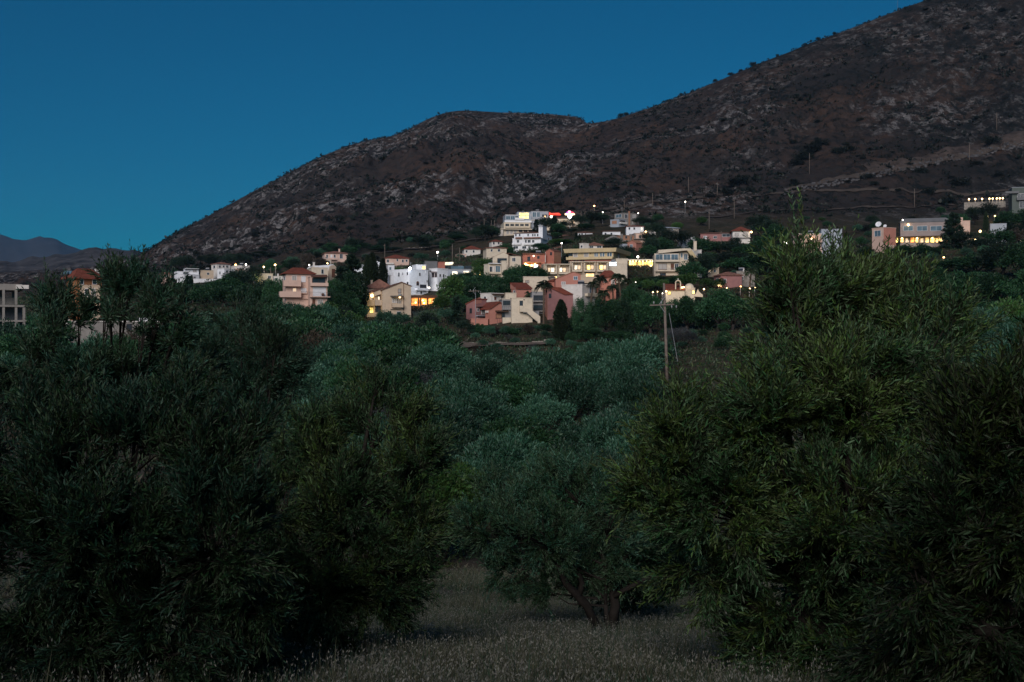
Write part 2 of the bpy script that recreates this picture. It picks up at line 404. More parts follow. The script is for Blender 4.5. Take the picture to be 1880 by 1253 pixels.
class Kind:
    def __init__(s, name, part, vars_, trunk, leafm, R=1.0): s.name, s.part, s.v, s.t, s.m, s.R = name, part, vars_, trunk, leafm, R
PROTO = {}
def proto(key):
    """crown and trunk meshes for one kind of tree in metres (height given), made the first time they are needed"""
    if key in PROTO: return PROTO[key]
    kind, lod, var = key
    rng = np.random.default_rng(abs(hash_key(key)))
    n = {0: 24000, 1: 9500, 2: 3600}[lod]; rel = {0: .062, 1: .092, 2: .135}[lod]
    tr = None
    if kind in ('olive', 'deep', 'bright', 'grey', 'brown', 'pink'):
        lm = {'olive': 'oliveteal', 'deep': 'deep', 'bright': 'bright', 'grey': 'grey', 'brown': 'brown', 'pink': 'pink'}[kind]
        if kind == 'olive': V, Q = crown(n, rel, rng, K=64, flat=.72, up=.6, wid=.32, clump=.215, inner=.10)
        elif kind in ('grey', 'brown'): V, Q = crown(int(n*.6), rel*.8, rng, K=40, flat=.62, up=.6, wid=.25, clump=.24)
        else: V, Q = crown(n, rel*1.05, rng, K=54, flat=.85, up=.25, wid=.5, clump=.245)
        V = V*[1, 1, 1.0]+[0, 0, .95]                   # crown spans about z .25 .. 1.7 for radius 1
        tr = trunk_mesh('trunk', rng, h=.35, r=.085, limbs=5, spread=.5, top=.95)
    elif kind == 'cypress': V, Q = crown_column(int(n*1.1), rel*.42, rng); lm = 'cyp'; tr = trunk_mesh('trunk', rng, h=.1, r=.022, limbs=1, spread=.01, top=.5, lean=0)
    elif kind == 'conifer': V, Q = crown_conifer(n, rel*.62, rng); lm = 'dark'; tr = trunk_mesh('trunk', rng, h=.3, r=.02, limbs=1, spread=.005, top=.95, lean=0)
    elif kind == 'pine': V, Q = crown(n, rel, rng, K=36, flat=.62, up=.4, wid=.3, clump=.3); V = V+[0, 0, 1.15]; lm = 'dark'; tr = trunk_mesh('trunk', rng, h=.55, r=.06, limbs=4, spread=.4, top=1.1)
    elif kind == 'weep': V, Q = crown_weep(int(n*1.7), rel*.8, rng, K=60); V = V*[1, 1, 1]+[0, 0, 1.12]; lm = 'deep'; tr = trunk_mesh('trunk', rng, h=.55, r=.06, limbs=4, spread=.25, top=1.4)
    elif kind == 'palm': V, Q = crown_palm(rng); lm = 'palm'
    elif kind == 'bush':
        V, Q = crown(int(n*.35), rel*1.25, rng, K=20, flat=.6, up=.35, wid=.55, clump=.42); V = V+[0, 0, .35]; lm = 'scrub'
    part = {'palm': 'fronds', 'bush': 'foliage'}.get(kind, 'crown')
    PROTO[key] = (npmesh(part, V, Q, LM[lm]), tr, part)
    return PROTO[key]
def hash_key(key): return sum((i+3)*ord(ch) for i, ch in enumerate(str(key)))
COLORS = {'olive': 'grey-green olive tree', 'deep': 'dense deep green tree', 'bright': 'rounded bright green tree', 'grey': 'bare greyish shrub', 'brown': 'dry brownish shrub', 'pink': 'flowering oleander shrub',
          'cypress': 'slim dark cypress', 'conifer': 'dark pointed conifer', 'pine': 'dark spreading pine', 'weep': 'tall feathery tree with hanging sprays', 'palm': 'palm tree with drooping fronds', 'bush': 'dark round bush'}
NAMES = {'olive': 'olive_tree', 'deep': 'broadleaf_tree', 'bright': 'broadleaf_tree', 'grey': 'shrub', 'brown': 'shrub', 'pink': 'oleander_shrub', 'cypress': 'cypress_tree', 'conifer': 'conifer_tree', 'pine': 'pine_tree', 'weep': 'pepper_tree', 'palm': 'palm_tree', 'bush': 'bush'}
CATS = {'grey': 'shrub', 'brown': 'shrub', 'pink': 'shrub', 'palm': 'palm', 'bush': 'bush'}
def tree(kind, x, y, size, stretch=1.0, lod=1, z=None, label=None, sink=0, rz=None):
    """size = crown radius in metres for round kinds, height for cypress and conifer; palms: trunk height"""
    var = random.randrange(4) if kind == 'olive' else random.randrange(3)
    me, tr, part = proto((kind, lod, var))
    z = h1(x, y)-sink if z is None else z
    root = empty(NAMES[kind], (x, y, z)); root.rotation_euler = (0, 0, random.uniform(0, 6.28) if rz is None else rz)
    if kind == 'palm':
        b = MB(); ln = .12*size; k = 7
        b.tube([(ln*(i/k)**2*.8, 0, size*i/k-(.5 if i == 0 else 0)) for i in range(k+1)], [.26-.08*i/k for i in range(k+1)], 8)
        b.build('trunk', PBARK, root, origin=(0, 0, 0), smooth=True)
        f = bpy.data.objects.new('fronds', me); link(f, root); f.location = (ln*.8, 0, size); f.scale = (stretch,)*3
        root['_h'] = size+stretch
    else:
        c = bpy.data.objects.new(part, me); link(c, root); c.scale = (size, size, size*stretch)
        if tr is not None and lod < 3:
            t = bpy.data.objects.new('trunk', tr); link(t, root); t.scale = (size, size, size*stretch)
        root['_h'] = {'cypress': 1, 'conifer': 1, 'weep': 2.1, 'bush': .95}.get(kind, 1.65)*size*stretch
    THINGS.append((root, kind, label))
    return root
def tree_px(kind, px, D, size, stretch=1.0, lod=1, top=None, label=None, **k):
    """stand a tree on the ground at a bearing and distance; top = photo row its tip reaches (sets the height)"""
    x = (px-CX)/F*D; z = h1(x, D)
    if top is not None:
        hgt = (CY-top)*D/F-z
        u = {'cypress': 1, 'conifer': 1, 'weep': 2.1, 'bush': .95}.get(kind, 1.65)
        if kind in ('cypress', 'conifer'): stretch = 1.0 if size is None else 1; s2 = hgt; return tree(kind, x, D, s2, 1.0, lod, label=label, **k)
        if kind == 'palm': return tree(kind, x, D, max(1.5, hgt-.5*stretch), stretch, lod, label=label, **k)
        stretch = max(.35, hgt/(u*size))
    return tree(kind, x, D, size, stretch, lod, label=label, **k)

# close trees, every shoot modelled
def near_tree(name, lobes, D, dens, seed, label, mats, trunk, leaf=.052, shoot=(.15, .31), uppy=.75, mixf=.5, tb=None, cat='olive tree', limb_r=.05):
    """lobes: (px, py, rx, ry, depth offset in m) of the foliage masses; trunk: base (px, D)"""
    rng = np.random.default_rng(seed)
    base = Vector(((trunk[0]-CX)/F*trunk[1], trunk[1], 0)); base.z = h1(base.x, base.y)
    root = empty(name, base)
    PV, PQ, MI, off = [], [], [], 0
    TV, tb_ = [], MB()
    S, DR, SL, TT = [], [], [], []
    zs = [(CY-py-.3*ry)*D/F for _, py, _, ry, _ in lobes]; z0, z1 = min(zs), max(zs)
    for (px, py, rx, ry, dz) in lobes:
        d = D+dz; sl = .5*(shoot[0]+shoot[1]); c = np.array(P(px, py, d))-[0, 0, .22*sl]; r = np.array([rx*d/F, .5*(rx+ry)*d/F, ry*d/F]); r = np.maximum(r-.34*sl, r*.35)
        n = int(2.9*dens*4*np.pi*((r[0]*r[1]+r[0]*r[2]+r[1]*r[2])/3))
        K = max(8, n//26)
        o = sph(K, rng); rad = rng.uniform(.30, .92, K)[:, None]; tw = c+o*rad*r           # twig origins
        k = rng.integers(0, K, n)
        out = unit(o[k]/r*r.mean())
        th_ = np.clip((tw[:, 2]-z0)/(z1-z0), 0, 1); upk = (-.35+1.45*th_)*uppy/.75; lat = .95-.45*th_
        tk = unit(o*lat[:, None]+upk[:, None]*np.array([0, 0, 1.])+rng.normal(size=(K, 3))*.28); dr = unit(tk[k]+rng.normal(size=(n, 3))*.37)
        st = tw[k]+tk[k]*rng.uniform(-.14, .10, n)[:, None]+rng.normal(size=(n, 3))*.022
        TT.append(th_[k]); S.append(st); DR.append(dr); SL.append(rng.uniform(*shoot, n))
        # limb from the trunk to this lobe
        cl = Vector(c)-base
        f = Vector((0, 0, min(.45*cl.z, 1.0)+.15))
        m1 = f.lerp(cl, .5)+Vector((rng.uniform(-.1, .1), rng.uniform(-.1, .1), -.08*cl.length))
        tb_.tube([f*.2, f, m1, cl], [limb_r*1.5, limb_r*1.2, limb_r*.6, limb_r*.15], 7)
        for q in range(0, K, 2):
            e = Vector(tw[q])-base; m2 = cl.lerp(e, .5)+Vector((0, 0, -.06))
            tb_.tube([m1.lerp(cl, .6), m2, e], [.010, .007, .003], 3)
    S = np.concatenate(S); DR = np.concatenate(DR); SL = np.concatenate(SL); TT = np.concatenate(TT); n = len(S)
    nodes_ = 9
    side = unit(np.cross(DR, rng.normal(size=(n, 3))))
    bend = rng.normal(size=(n, 3))*.16+[0, 0, .08]
    ps, ds, ls = [], [], []
    shm = rng.random(n) < np.clip((mixf-.12)*(.35+1.3*TT)+1.4*(fbm(S[:, 0]*2.6, S[:, 2]*2.6+S[:, 1], 2)), .03, .95)  # paler shoots grow likelier upward: new growth, plus top light put into colour
    mi = []
    for j in range(nodes_):
        t = (j+.6)/nodes_
        p = S+DR*(SL*t)[:, None]+bend*(SL*t*t)[:, None]
        ax = unit(DR+bend*2*t)
        ang = j*1.57
        s2 = side*math.cos(ang)+np.cross(DR, side)*math.sin(ang)
        for sg in (-1, 1):
            keep = rng.random(n) < .86
            dd = unit(ax*.95+s2*sg*.50+rng.normal(size=(n, 3))*.14)
            L = leaf*(.55+.6*math.sin(math.pi*min(.95, .25+.6*t)))*rng.uniform(.7, 1.15, n)
            ps.append(p[keep]); ds.append(dd[keep]); ls.append(L[keep]); mi.append(shm[keep])
    ps = np.concatenate(ps); ds = np.concatenate(ds); ls = np.concatenate(ls); mi = np.concatenate(mi)
    V, Q = leaves(ps, ds, ls, .21, rng, blade=True)
    MIx = np.repeat(mi.astype(np.int32), 2)
    # shoot stems: thin three-sided twigs
    e = S+DR*SL[:, None]+bend*SL[:, None]
    nrm = np.cross(DR, side)
    w = .0022
    tv = np.stack([S+side*w, S-side*w*.5+nrm*w, S-side*w*.5-nrm*w, e+side*w*.4, e-side*w*.2+nrm*w*.4, e-side*w*.2-nrm*w*.4], 1).reshape(-1, 3)
    bq = (np.arange(n)*6)[:, None]+len(V)
    tq = np.stack([bq+[0,1,4,3], bq+[1,2,5,4], bq+[2,0,3,5]], 1).reshape(-1, 4)
    V = np.concatenate([V, tv])-np.array(base); Q = np.concatenate([Q, tq]); MIx = np.concatenate([MIx, np.full(len(tq), 2, np.int32)])
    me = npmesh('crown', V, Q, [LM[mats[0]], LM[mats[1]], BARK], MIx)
    link(bpy.data.objects.new('crown', me), root)
    for s, e2, r0 in (tb or []):
        a = Vector(P(*s))-base; b = Vector(P(*e2))-base
        tb_.tube([a, a.lerp(b, .35)+Vector((.04, 0, .03)), a.lerp(b, .7)+Vector((-.04, 0, 0)), b], [r0, r0*.85, r0*.72, r0*.5], 8)
    tb_.tube([(0, 0, -.3), (.02, 0, .25), (0, 0, .5)], [limb_r*2.8, limb_r*2.1, limb_r*1.7], 10)
    o = bpy.data.objects.new('trunk', tb_.mesh('trunk', BARK, smooth=True)); link(o, root)
    tag(root, label, cat)
    return root
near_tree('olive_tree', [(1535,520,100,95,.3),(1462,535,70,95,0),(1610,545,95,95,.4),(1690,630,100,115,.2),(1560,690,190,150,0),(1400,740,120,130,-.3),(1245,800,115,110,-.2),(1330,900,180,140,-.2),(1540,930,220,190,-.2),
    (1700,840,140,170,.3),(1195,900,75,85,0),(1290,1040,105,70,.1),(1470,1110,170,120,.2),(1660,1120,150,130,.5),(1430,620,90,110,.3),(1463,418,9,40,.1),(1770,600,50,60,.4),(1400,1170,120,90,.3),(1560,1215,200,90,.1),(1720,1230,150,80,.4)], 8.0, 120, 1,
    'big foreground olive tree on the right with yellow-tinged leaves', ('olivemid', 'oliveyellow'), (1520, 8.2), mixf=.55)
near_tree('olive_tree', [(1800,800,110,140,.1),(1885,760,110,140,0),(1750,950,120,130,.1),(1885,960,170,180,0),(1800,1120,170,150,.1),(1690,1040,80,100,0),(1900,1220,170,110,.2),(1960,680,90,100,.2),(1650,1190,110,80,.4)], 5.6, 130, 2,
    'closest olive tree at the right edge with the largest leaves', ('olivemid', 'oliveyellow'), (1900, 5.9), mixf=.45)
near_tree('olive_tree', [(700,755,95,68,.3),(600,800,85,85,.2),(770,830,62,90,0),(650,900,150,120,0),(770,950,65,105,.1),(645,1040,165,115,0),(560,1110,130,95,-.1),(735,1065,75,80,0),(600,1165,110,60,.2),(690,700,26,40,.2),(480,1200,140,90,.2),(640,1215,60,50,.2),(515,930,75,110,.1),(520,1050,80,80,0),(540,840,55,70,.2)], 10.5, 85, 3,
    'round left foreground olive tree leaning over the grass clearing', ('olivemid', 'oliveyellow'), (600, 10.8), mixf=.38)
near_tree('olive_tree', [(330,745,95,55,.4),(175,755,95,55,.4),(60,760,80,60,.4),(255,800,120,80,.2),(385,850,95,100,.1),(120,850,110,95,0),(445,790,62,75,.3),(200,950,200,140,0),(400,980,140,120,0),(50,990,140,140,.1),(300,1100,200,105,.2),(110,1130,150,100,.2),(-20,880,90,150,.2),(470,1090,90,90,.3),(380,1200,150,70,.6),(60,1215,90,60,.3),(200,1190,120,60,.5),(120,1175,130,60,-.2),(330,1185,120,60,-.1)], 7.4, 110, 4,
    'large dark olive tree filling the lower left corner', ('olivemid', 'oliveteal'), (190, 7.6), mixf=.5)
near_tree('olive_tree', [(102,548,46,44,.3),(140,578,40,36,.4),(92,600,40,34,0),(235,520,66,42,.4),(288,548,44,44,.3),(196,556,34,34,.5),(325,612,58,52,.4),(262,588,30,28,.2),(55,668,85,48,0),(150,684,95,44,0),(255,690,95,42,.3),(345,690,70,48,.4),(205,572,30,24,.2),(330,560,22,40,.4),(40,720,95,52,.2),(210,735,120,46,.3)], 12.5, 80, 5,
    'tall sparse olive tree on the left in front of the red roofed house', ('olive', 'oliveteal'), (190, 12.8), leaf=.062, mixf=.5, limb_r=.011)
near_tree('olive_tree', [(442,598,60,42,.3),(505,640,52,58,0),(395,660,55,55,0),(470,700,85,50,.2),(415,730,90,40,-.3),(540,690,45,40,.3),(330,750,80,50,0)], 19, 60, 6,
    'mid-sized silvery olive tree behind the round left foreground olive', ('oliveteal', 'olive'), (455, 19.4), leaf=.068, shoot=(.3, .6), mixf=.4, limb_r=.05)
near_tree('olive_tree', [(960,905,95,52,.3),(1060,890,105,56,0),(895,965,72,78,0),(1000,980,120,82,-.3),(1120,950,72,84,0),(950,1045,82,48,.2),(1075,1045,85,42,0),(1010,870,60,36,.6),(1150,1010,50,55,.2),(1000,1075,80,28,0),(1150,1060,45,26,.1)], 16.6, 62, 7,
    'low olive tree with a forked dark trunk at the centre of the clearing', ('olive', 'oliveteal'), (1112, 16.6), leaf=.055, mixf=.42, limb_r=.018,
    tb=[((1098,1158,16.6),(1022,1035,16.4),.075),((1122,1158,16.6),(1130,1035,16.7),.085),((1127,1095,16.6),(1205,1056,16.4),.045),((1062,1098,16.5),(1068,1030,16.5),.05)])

# ------------------------------------------------------------------ dry grass of the clearing: nobody could count it
def grass():
    rng = np.random.default_rng(21); n = 520000
    D = 4.2+29*rng.random(n)**1.3; px = rng.uniform(-60, 1940, n)
    px = np.where(rng.random(n) < .72, rng.normal(1000, 330, n), px)
    x = (px-CX)/F*D; patch = fbm(x*.9, D*.9, 3)
    keep = rng.random(n) < np.clip(.68+patch*.9, .08, 1); x, D, patch = x[keep], D[keep], patch[keep]; n = len(x)
    z = H(x, D); pos = np.stack([x, D, z-.01], -1)
    d = unit(rng.normal(size=(n, 3))*[.32, .32, .1]+[.08, .02, 1])
    hgt = np.clip(.23+.16*patch+rng.normal(size=n)*.07, .06, .55)
    V, Q = leaves(pos, d, hgt, .020, rng)
    mi = (rng.random(n) < np.clip(.45-patch, .15, .8)).astype(np.int32)
    h = rng.random(n) < .16                                     # seed heads on the taller stems
    tp = pos[h]+d[h]*(hgt[h]*.97)[:, None]
    m = len(tp); tps = np.repeat(tp, 3, 0)+rng.normal(size=(m*3, 3))*[.012, .012, .02]
    V2, Q2 = leaves(tps, unit(np.repeat(d[h], 3, 0)+rng.normal(size=(m*3, 3))*.4), np.full(m*3, .024), .35, rng)
    me = npmesh('dry_grass', np.concatenate([V, V2]), np.concatenate([Q, Q2+len(V)]),
                [leafmat('straw', (.16,.165,.108), (.17,.175,.112), trans=.2, spread=.4), leafmat('grass_blade', (.062,.125,.075), (.072,.135,.08), trans=.2, spread=.4), leafmat('seed_head', (.34,.34,.29), (.36,.36,.31), trans=.2, spread=.3)],
                np.concatenate([mi, np.full(len(Q2), 2, np.int32)]))
    o = link(bpy.data.objects.new('dry_grass', me)); o['kind'] = 'stuff'
    tag(o, 'dry knee-high grass with pale seed heads covering the clearing', 'grass')
grass()
# ------------------------------------------------------------------ houses
W = dict(
 white=mat('white_plaster', (.74,.76,.80), var=.06, stain=(.55,.56,.6)), offwhite=mat('offwhite_plaster', (.66,.63,.60), var=.08, stain=(.5,.47,.44)),
 cream=mat('cream_plaster', (.62,.54,.43), var=.07, stain=(.48,.42,.34)), yellow=mat('yellow_plaster', (.56,.45,.27), var=.08, stain=(.45,.36,.24)), beige=mat('beige_plaster', (.52,.42,.32), var=.07, stain=(.42,.34,.27)),
 pinkb=mat('pinkish_plaster', (.60,.43,.36), var=.07, stain=(.5,.37,.32)), pink=mat('salmon_plaster', (.44,.20,.155), var=.09, stain=(.40,.19,.16)), red=mat('brick_red_plaster', (.40,.155,.115), var=.1, stain=(.33,.14,.11)),
 mauve=mat('mauve_plaster', (.31,.155,.15), var=.09, stain=(.26,.13,.125)), orange=mat('orange_plaster', (.36,.165,.08), var=.08), grey=mat('grey_render', (.27,.27,.28), var=.1, stain=(.2,.2,.21)), dgrey=mat('dark_grey_render', (.15,.155,.165), var=.1),
 concrete=mat('raw_concrete', (.25,.235,.22), var=.14, stain=(.17,.16,.15)), stone=mat('rubble_stone', (.26,.235,.21), var=.35, scale=1.6, stain=(.15,.14,.13), bump=.6), bluegrey=mat('bluish_grey_render', (.34,.38,.44), var=.08),
 roof=mat('red_roof_tiles', (.25,.075,.05), var=.22, scale=1.2, stripe=3.2), roofp=mat('weathered_roof_tiles', (.32,.16,.12), var=.25, scale=1.2, stripe=3.2), roofb=mat('brown_roof_tiles', (.20,.10,.075), var=.2, scale=1.2, stripe=3.2),
 wood=mat('dark_timber', (.075,.045,.03), var=.2, scale=3), brown=mat('brown_door_paint', (.13,.06,.04), var=.1), dark=mat('dark_frame_paint', (.05,.05,.055), var=.1, rough=.5), wframe=mat('white_frame_paint', (.7,.7,.72), var=.05, rough=.5),
 metal=mat('grey_metal', (.3,.31,.33), var=.1, rough=.5, metal=.4), awning=mat('awning_canvas', (.10,.09,.085), var=.15), redc=mat('red_canvas', (.45,.05,.04), var=.15), terr=mat('terracotta_render', (.38,.20,.13), var=.12, stain=(.3,.17,.12)), blue=mat('blue_door_paint', (.07,.12,.20), var=.1))
G = dict(
 dark=mat('window_glass', (.035,.04,.05), var=.2, rough=.12, spec=.6), sky=mat('sky_glass', (.085,.15,.20), var=.25, rough=.45, spec=.15), shut=mat('white_shutter', (.62,.64,.68), var=.06, rough=.6), curtain=mat('pale_curtain_glass', (.34,.32,.30), var=.15, rough=.3, spec=.5),
 warm=glow('warm_lit_pane', (1,.62,.22), 1.7, .65), yellow=glow('yellow_lit_pane', (1,.72,.20), 2.0, .6), white=glow('white_lit_pane', (1,.88,.66), 1.2, .5), cool=glow('cool_lit_pane', (.80,.92,1.), 1.1, .5), orange=glow('orange_lit_interior', (1,.36,.08), 1.3, .75), soft=glow('soft_lit_pane', (1,.75,.5), .45, .4))
HOUSES = []                                  # (px0, py0, px1, py1, D) kept clear of trees in front
MARKS = []                                   # (px, py, phrase) landmarks for the labels of trees
class House:
    def __init__(s, name, label, D, cat='house', phrase=None, group=None, bbox=None, base=None):
        s.D = D; s.name = name
        s.loc = None; s.label = label; s.cat = cat; s.group = group; s.root = None; s.phrase = phrase; s.bbox = bbox; s.base = base
        px = (bbox[0]+bbox[2])/2; py = bbox[3]
        s.root = empty(name, P(px, py, D)); tag(s.root, label, cat, group)
        HOUSES.append((*bbox, D))
        if phrase: MARKS.append((px, (bbox[1]+bbox[3])/2, phrase))
    def build(s, mb, name, m, parent=None): return mb.build(name, m, parent or s.root)
class Face:
    """one upright plane of a block: pixels on it are turned into metres along it and up it"""
    def __init__(s, O, u, n): s.O, s.u, s.n = Vector(O), Vector(u), Vector(n)
    def t(s, px):
        r = (px-CX)/F; return (r*s.O.y-s.O.x)/(s.u.x-r*s.u.y)
    def z(s, px, py): return (CY-py)*(s.O.y+s.t(px)*s.u.y)/F
    def pt(s, px, py, out=0): p = s.O+s.u*s.t(px)+s.n*out; return Vector((p.x, p.y, s.z(px, py)))
    def quad(s, mb, p0, y0, p1, y1, out, inn, zm=None):
        pm = (p0+p1)/2; z0 = s.z(pm, y1); z1 = s.z(pm, y0)
        a = s.O+s.u*s.t(p0); b = s.O+s.u*s.t(p1)
        fr = [a+s.n*out, b+s.n*out]; bk = [a-s.n*inn, b-s.n*inn]
        f4 = [(fr[0].x,fr[0].y,z0),(fr[1].x,fr[1].y,z0),(fr[1].x,fr[1].y,z1),(fr[0].x,fr[0].y,z1)]
        b4 = [(bk[0].x,bk[0].y,z0),(bk[1].x,bk[1].y,z0),(bk[1].x,bk[1].y,z1),(bk[0].x,bk[0].y,z1)]
        mb.prism(f4, b4)
    def poly(s, mb, pts, depth, out=0):
        a = [s.pt(x, y, out) for x, y in pts]; mb.prism(a, [p-s.n*(depth+out) for p in a])
class Block:
    def __init__(s, h, pxc, pr, yt, yb, D=None, a=.05, pl=None, dep=8, m='white', skirt=5, part='wall', cap=True, capm=None):
        D = D or h.D; s.h = h; s.D = D
        if pl is not None: a = max(.06, min(1.35, math.atan2(abs(pxc-pl), max(1, .85*abs(pr-pxc)))))
        a = a-math.atan((pxc-CX)/F)
        O = P(pxc, 0, D); O.z = 0; ca, sa = math.cos(a), math.sin(a)
        s.R = Face(O, (ca, sa, 0), (sa, -ca, 0)); s.L = Face(O, (-sa, ca, 0), (-ca, -sa, 0))
        s.lr = s.R.t(pr); s.ll = s.L.t(pl) if pl is not None else dep
        s.zt = (CY-yt)*D/F; s.zb = (CY-yb)*D/F-skirt; s.O = O
        mb = MB(); mb.prism(s.rect(s.zb), s.rect(s.zt)); s.m = W[m]
        s.wall = h.build(mb, part, W[m])
        if cap:
            c = MB(); c.prism(s.rect(s.zt+.002, .10), s.rect(s.zt+.16, .10)); s.roof = h.build(c, 'roof', W[capm] if capm else W[m])
        if not hasattr(h, 'main'): h.main = s
        if cap and s.lr > 5 and s.ll > 5 and skirt > 2 and HRNG.random() < .45:
            q = s.O+s.R.u*s.lr*HRNG.uniform(.25, .75)+s.L.u*s.ll*HRNG.uniform(.35, .7); z = s.zt+.17; t = MB()
            t.tube([(q.x-.75, q.y, z+1.0), (q.x+.75, q.y, z+1.0)], [.28, .28], 10); h.build(t, 'water_tank', W['metal'], None, ) if False else h.build(t, 'water_tank', W['metal'])
            t = MB(); t.prism([(q.x-.9, q.y-1.3, z), (q.x+.9, q.y-1.3, z), (q.x+.9, q.y-.3, z+.95), (q.x-.9, q.y-.3, z+.95)], [(q.x-.9, q.y-1.25, z-.05), (q.x+.9, q.y-1.25, z-.05), (q.x+.9, q.y-.25, z+.9), (q.x-.9, q.y-.25, z+.9)]); h.build(t, 'solar_panel', G['dark'])
    def rect(s, z, o=0):
        u, v = s.R.u, s.L.u
        f = lambda a, b: (lambda p: (p.x, p.y, z))(s.O+u*a+v*b)
        return [f(-o, -o), f(s.lr+o, -o), f(s.lr+o, s.ll+o), f(-o, s.ll+o)]
    def hip(s, hp, m='roof', over=.45, frac=1.0):
        hm = hp*s.D/F; z = s.zt+.003; r = s.rect(z, over); r0 = s.rect(z+.14, over)
        mb = MB(); mb.prism(r, r0)
        u, v = s.R.u, s.L.u; A, B = s.lr, s.ll
        if A >= B: e0, e1 = (B/2*frac, B/2), (A-B/2*frac, B/2)
        else: e0, e1 = (A/2, A/2*frac), (A/2, B-A/2*frac)
        p0 = s.O+u*e0[0]+v*e0[1]; p1 = s.O+u*e1[0]+v*e1[1]
        b = len(mb.v); mb.v += r0+[(p0.x,p0.y,z+.14+hm), (p1.x,p1.y,z+.14+hm)]
        if A >= B: mb.f += [(b,b+1,b+5,b+4),(b+1,b+2,b+5),(b+2,b+3,b+4,b+5),(b+3,b,b+4)]
        else: mb.f += [(b,b+1,b+4),(b+1,b+2,b+5,b+4),(b+2,b+3,b+5),(b+3,b,b+4,b+5)]
        s.roof = s.h.build(mb, 'roof', W[m]); return s
    def gable(s, pts, m='roof', face='R', th=.22, over=.35, wall=True):
        """pts: eave, apex(es), eave in pixels on the face; fills the gable wall and lays roof slopes over it"""
        f = s.R if face == 'R' else s.L; dep = s.ll if face == 'R' else s.lr
        zz = [f.pt(*p) for p in pts]
        if wall:
            a = [Vector((p.x, p.y, min(p.z, q))) for p, q in zip(zz, [1e9]*9)]
            lo = [Vector((zz[0].x, zz[0].y, s.zt-.01)), Vector((zz[-1].x, zz[-1].y, s.zt-.01))]
            ring = [lo[0]]+a+[lo[1]]
            mb = MB(); mb.prism(ring, [p-f.n*dep for p in ring]); s.h.build(mb, 'gable_wall', s.m)
        mb = MB(); dirh = (zz[-1]-zz[0]).normalized()
        q = list(zz); q[0] = zz[0]+(zz[0]-zz[1]).normalized()*over; q[-1] = zz[-1]+(zz[-1]-zz[-2]).normalized()*over
        for i in range(len(q)-1):
            a, b = q[i], q[i+1]; up = Vector((0, 0, th))
            a0, b0 = a+Vector((0, 0, .006)), b+Vector((0, 0, .006))
            ring = [a0+f.n*over, b0+f.n*over, b0+up+f.n*over, a0+up+f.n*over]
            mb.prism(ring, [p-f.n*(dep+2*over) for p in ring])
        s.roof = s.h.build(mb, 'roof', W[m]); return s
    def win(s, p0, y0, p1, y1, g='dark', fr='wframe', face='R', door=False, mull=True, part=None):
        f = s.R if face == 'R' else s.L; mb = MB(); k = .09*F/s.D*.9
        if face == 'L' and p0 < p1: p0, p1 = p1, p0
        sg = 1 if p1 > p0 else -1
        f.quad(mb, p0-sg*k, y0-k, p0, y1+k, .07, .05); f.quad(mb, p1, y0-k, p1+sg*k, y1+k, .07, .05)
        f.quad(mb, p0, y0-k, p1, y0, .068, .05); f.quad(mb, p0, y1, p1, y1+k, .068 if door else .14, .05)
        if mull and abs(p1-p0)*s.D/F > .8:
            pm = (p0+p1)/2; f.quad(mb, pm-k*.35, y0, pm+k*.35, y1, .05, .03)
        o = s.h.build(mb, part or ('door' if door else 'window'), W[fr])
        b = MB(); f.quad(b, p0, y0, p1, y1, .02, .04); s.h.build(b, 'pane', G[g] if g in G else W[g], o)
        return o
    def slab(s, p0, y0, p1, y1, out, m=None, part='balcony', face='R', inn=0.02):
        f = s.R if face == 'R' else s.L; mb = MB(); f.quad(mb, p0, y0, p1, y1, out, inn); return s.h.build(mb, part, W[m] if m else s.m)
    def balcony(s, p0, p1, yt, yb, out=1.3, m=None, rail=None, face='R'):
        """floor slab with a solid parapet (or a railing of bars) round its three open sides"""
        f = s.R if face == 'R' else s.L; mb = MB(); k = F/s.D
        f.quad(mb, p0, yb-.18*k, p1, yb, out, .02)
        sg = 1 if p1 > p0 else -1; w = .12*k*sg
        if rail is None:
            f.quad(mb, p0, yt, p1, yb-.18*k, out, -(out-.12)); f.quad(mb, p0, yt, p0+w, yb-.18*k, out-.12, .02); f.quad(mb, p1-w, yt, p1, yb-.18*k, out-.12, .02)
            return s.h.build(mb, 'balcony', W[m] if m else s.m)
        o = s.h.build(mb, 'balcony', W[m] if m else s.m); r = MB(); t = .05*k
        f.quad(r, p0, yt, p1, yt+t, out, -(out-.06))
        n = max(3, int(abs(p1-p0)/k/.45))
        for i in range(n+1):
            q = p0+(p1-p0)*i/n; f.quad(r, q-t*.4, yt+t, q+t*.4, yb-.18*k, out-.01, -(out-.05))
        for q in (p0, p1): f.quad(r, q-t*.4, yt, q+t*.4, yt+t, out, .0)
        s.h.build(r, 'railing', W[rail], o); return o
    def canopy(s, p0, p1, y, out=1.6, th=.18, m='wood', drop=0, face='R', beams=0):
        f = s.R if face == 'R' else s.L; mb = MB(); k = F/s.D
        if beams:
            for i in range(beams+1):
                q = p0+(p1-p0)*i/beams; f.quad(mb, q-.07*k, y, q+.07*k, y+.16*k, out, .02)
            f.quad(mb, p0, y-.10*k, p1, y-.005*k, out-.15, -(out-.35))
            return s.h.build(mb, 'pergola', W[m])
        a = [f.pt(p0, y, out), f.pt(p1, y, out)]; b = [f.pt(p0, y, -.0), f.pt(p1, y, -.0)]
        dz = Vector((0, 0, -drop)); up = Vector((0, 0, th))
        mb.prism([a[0]+dz, a[1]+dz, a[1]+dz+up, a[0]+dz+up], [b[0], b[1], b[1]+up, b[0]+up])
        return s.h.build(mb, 'canopy', W[m])
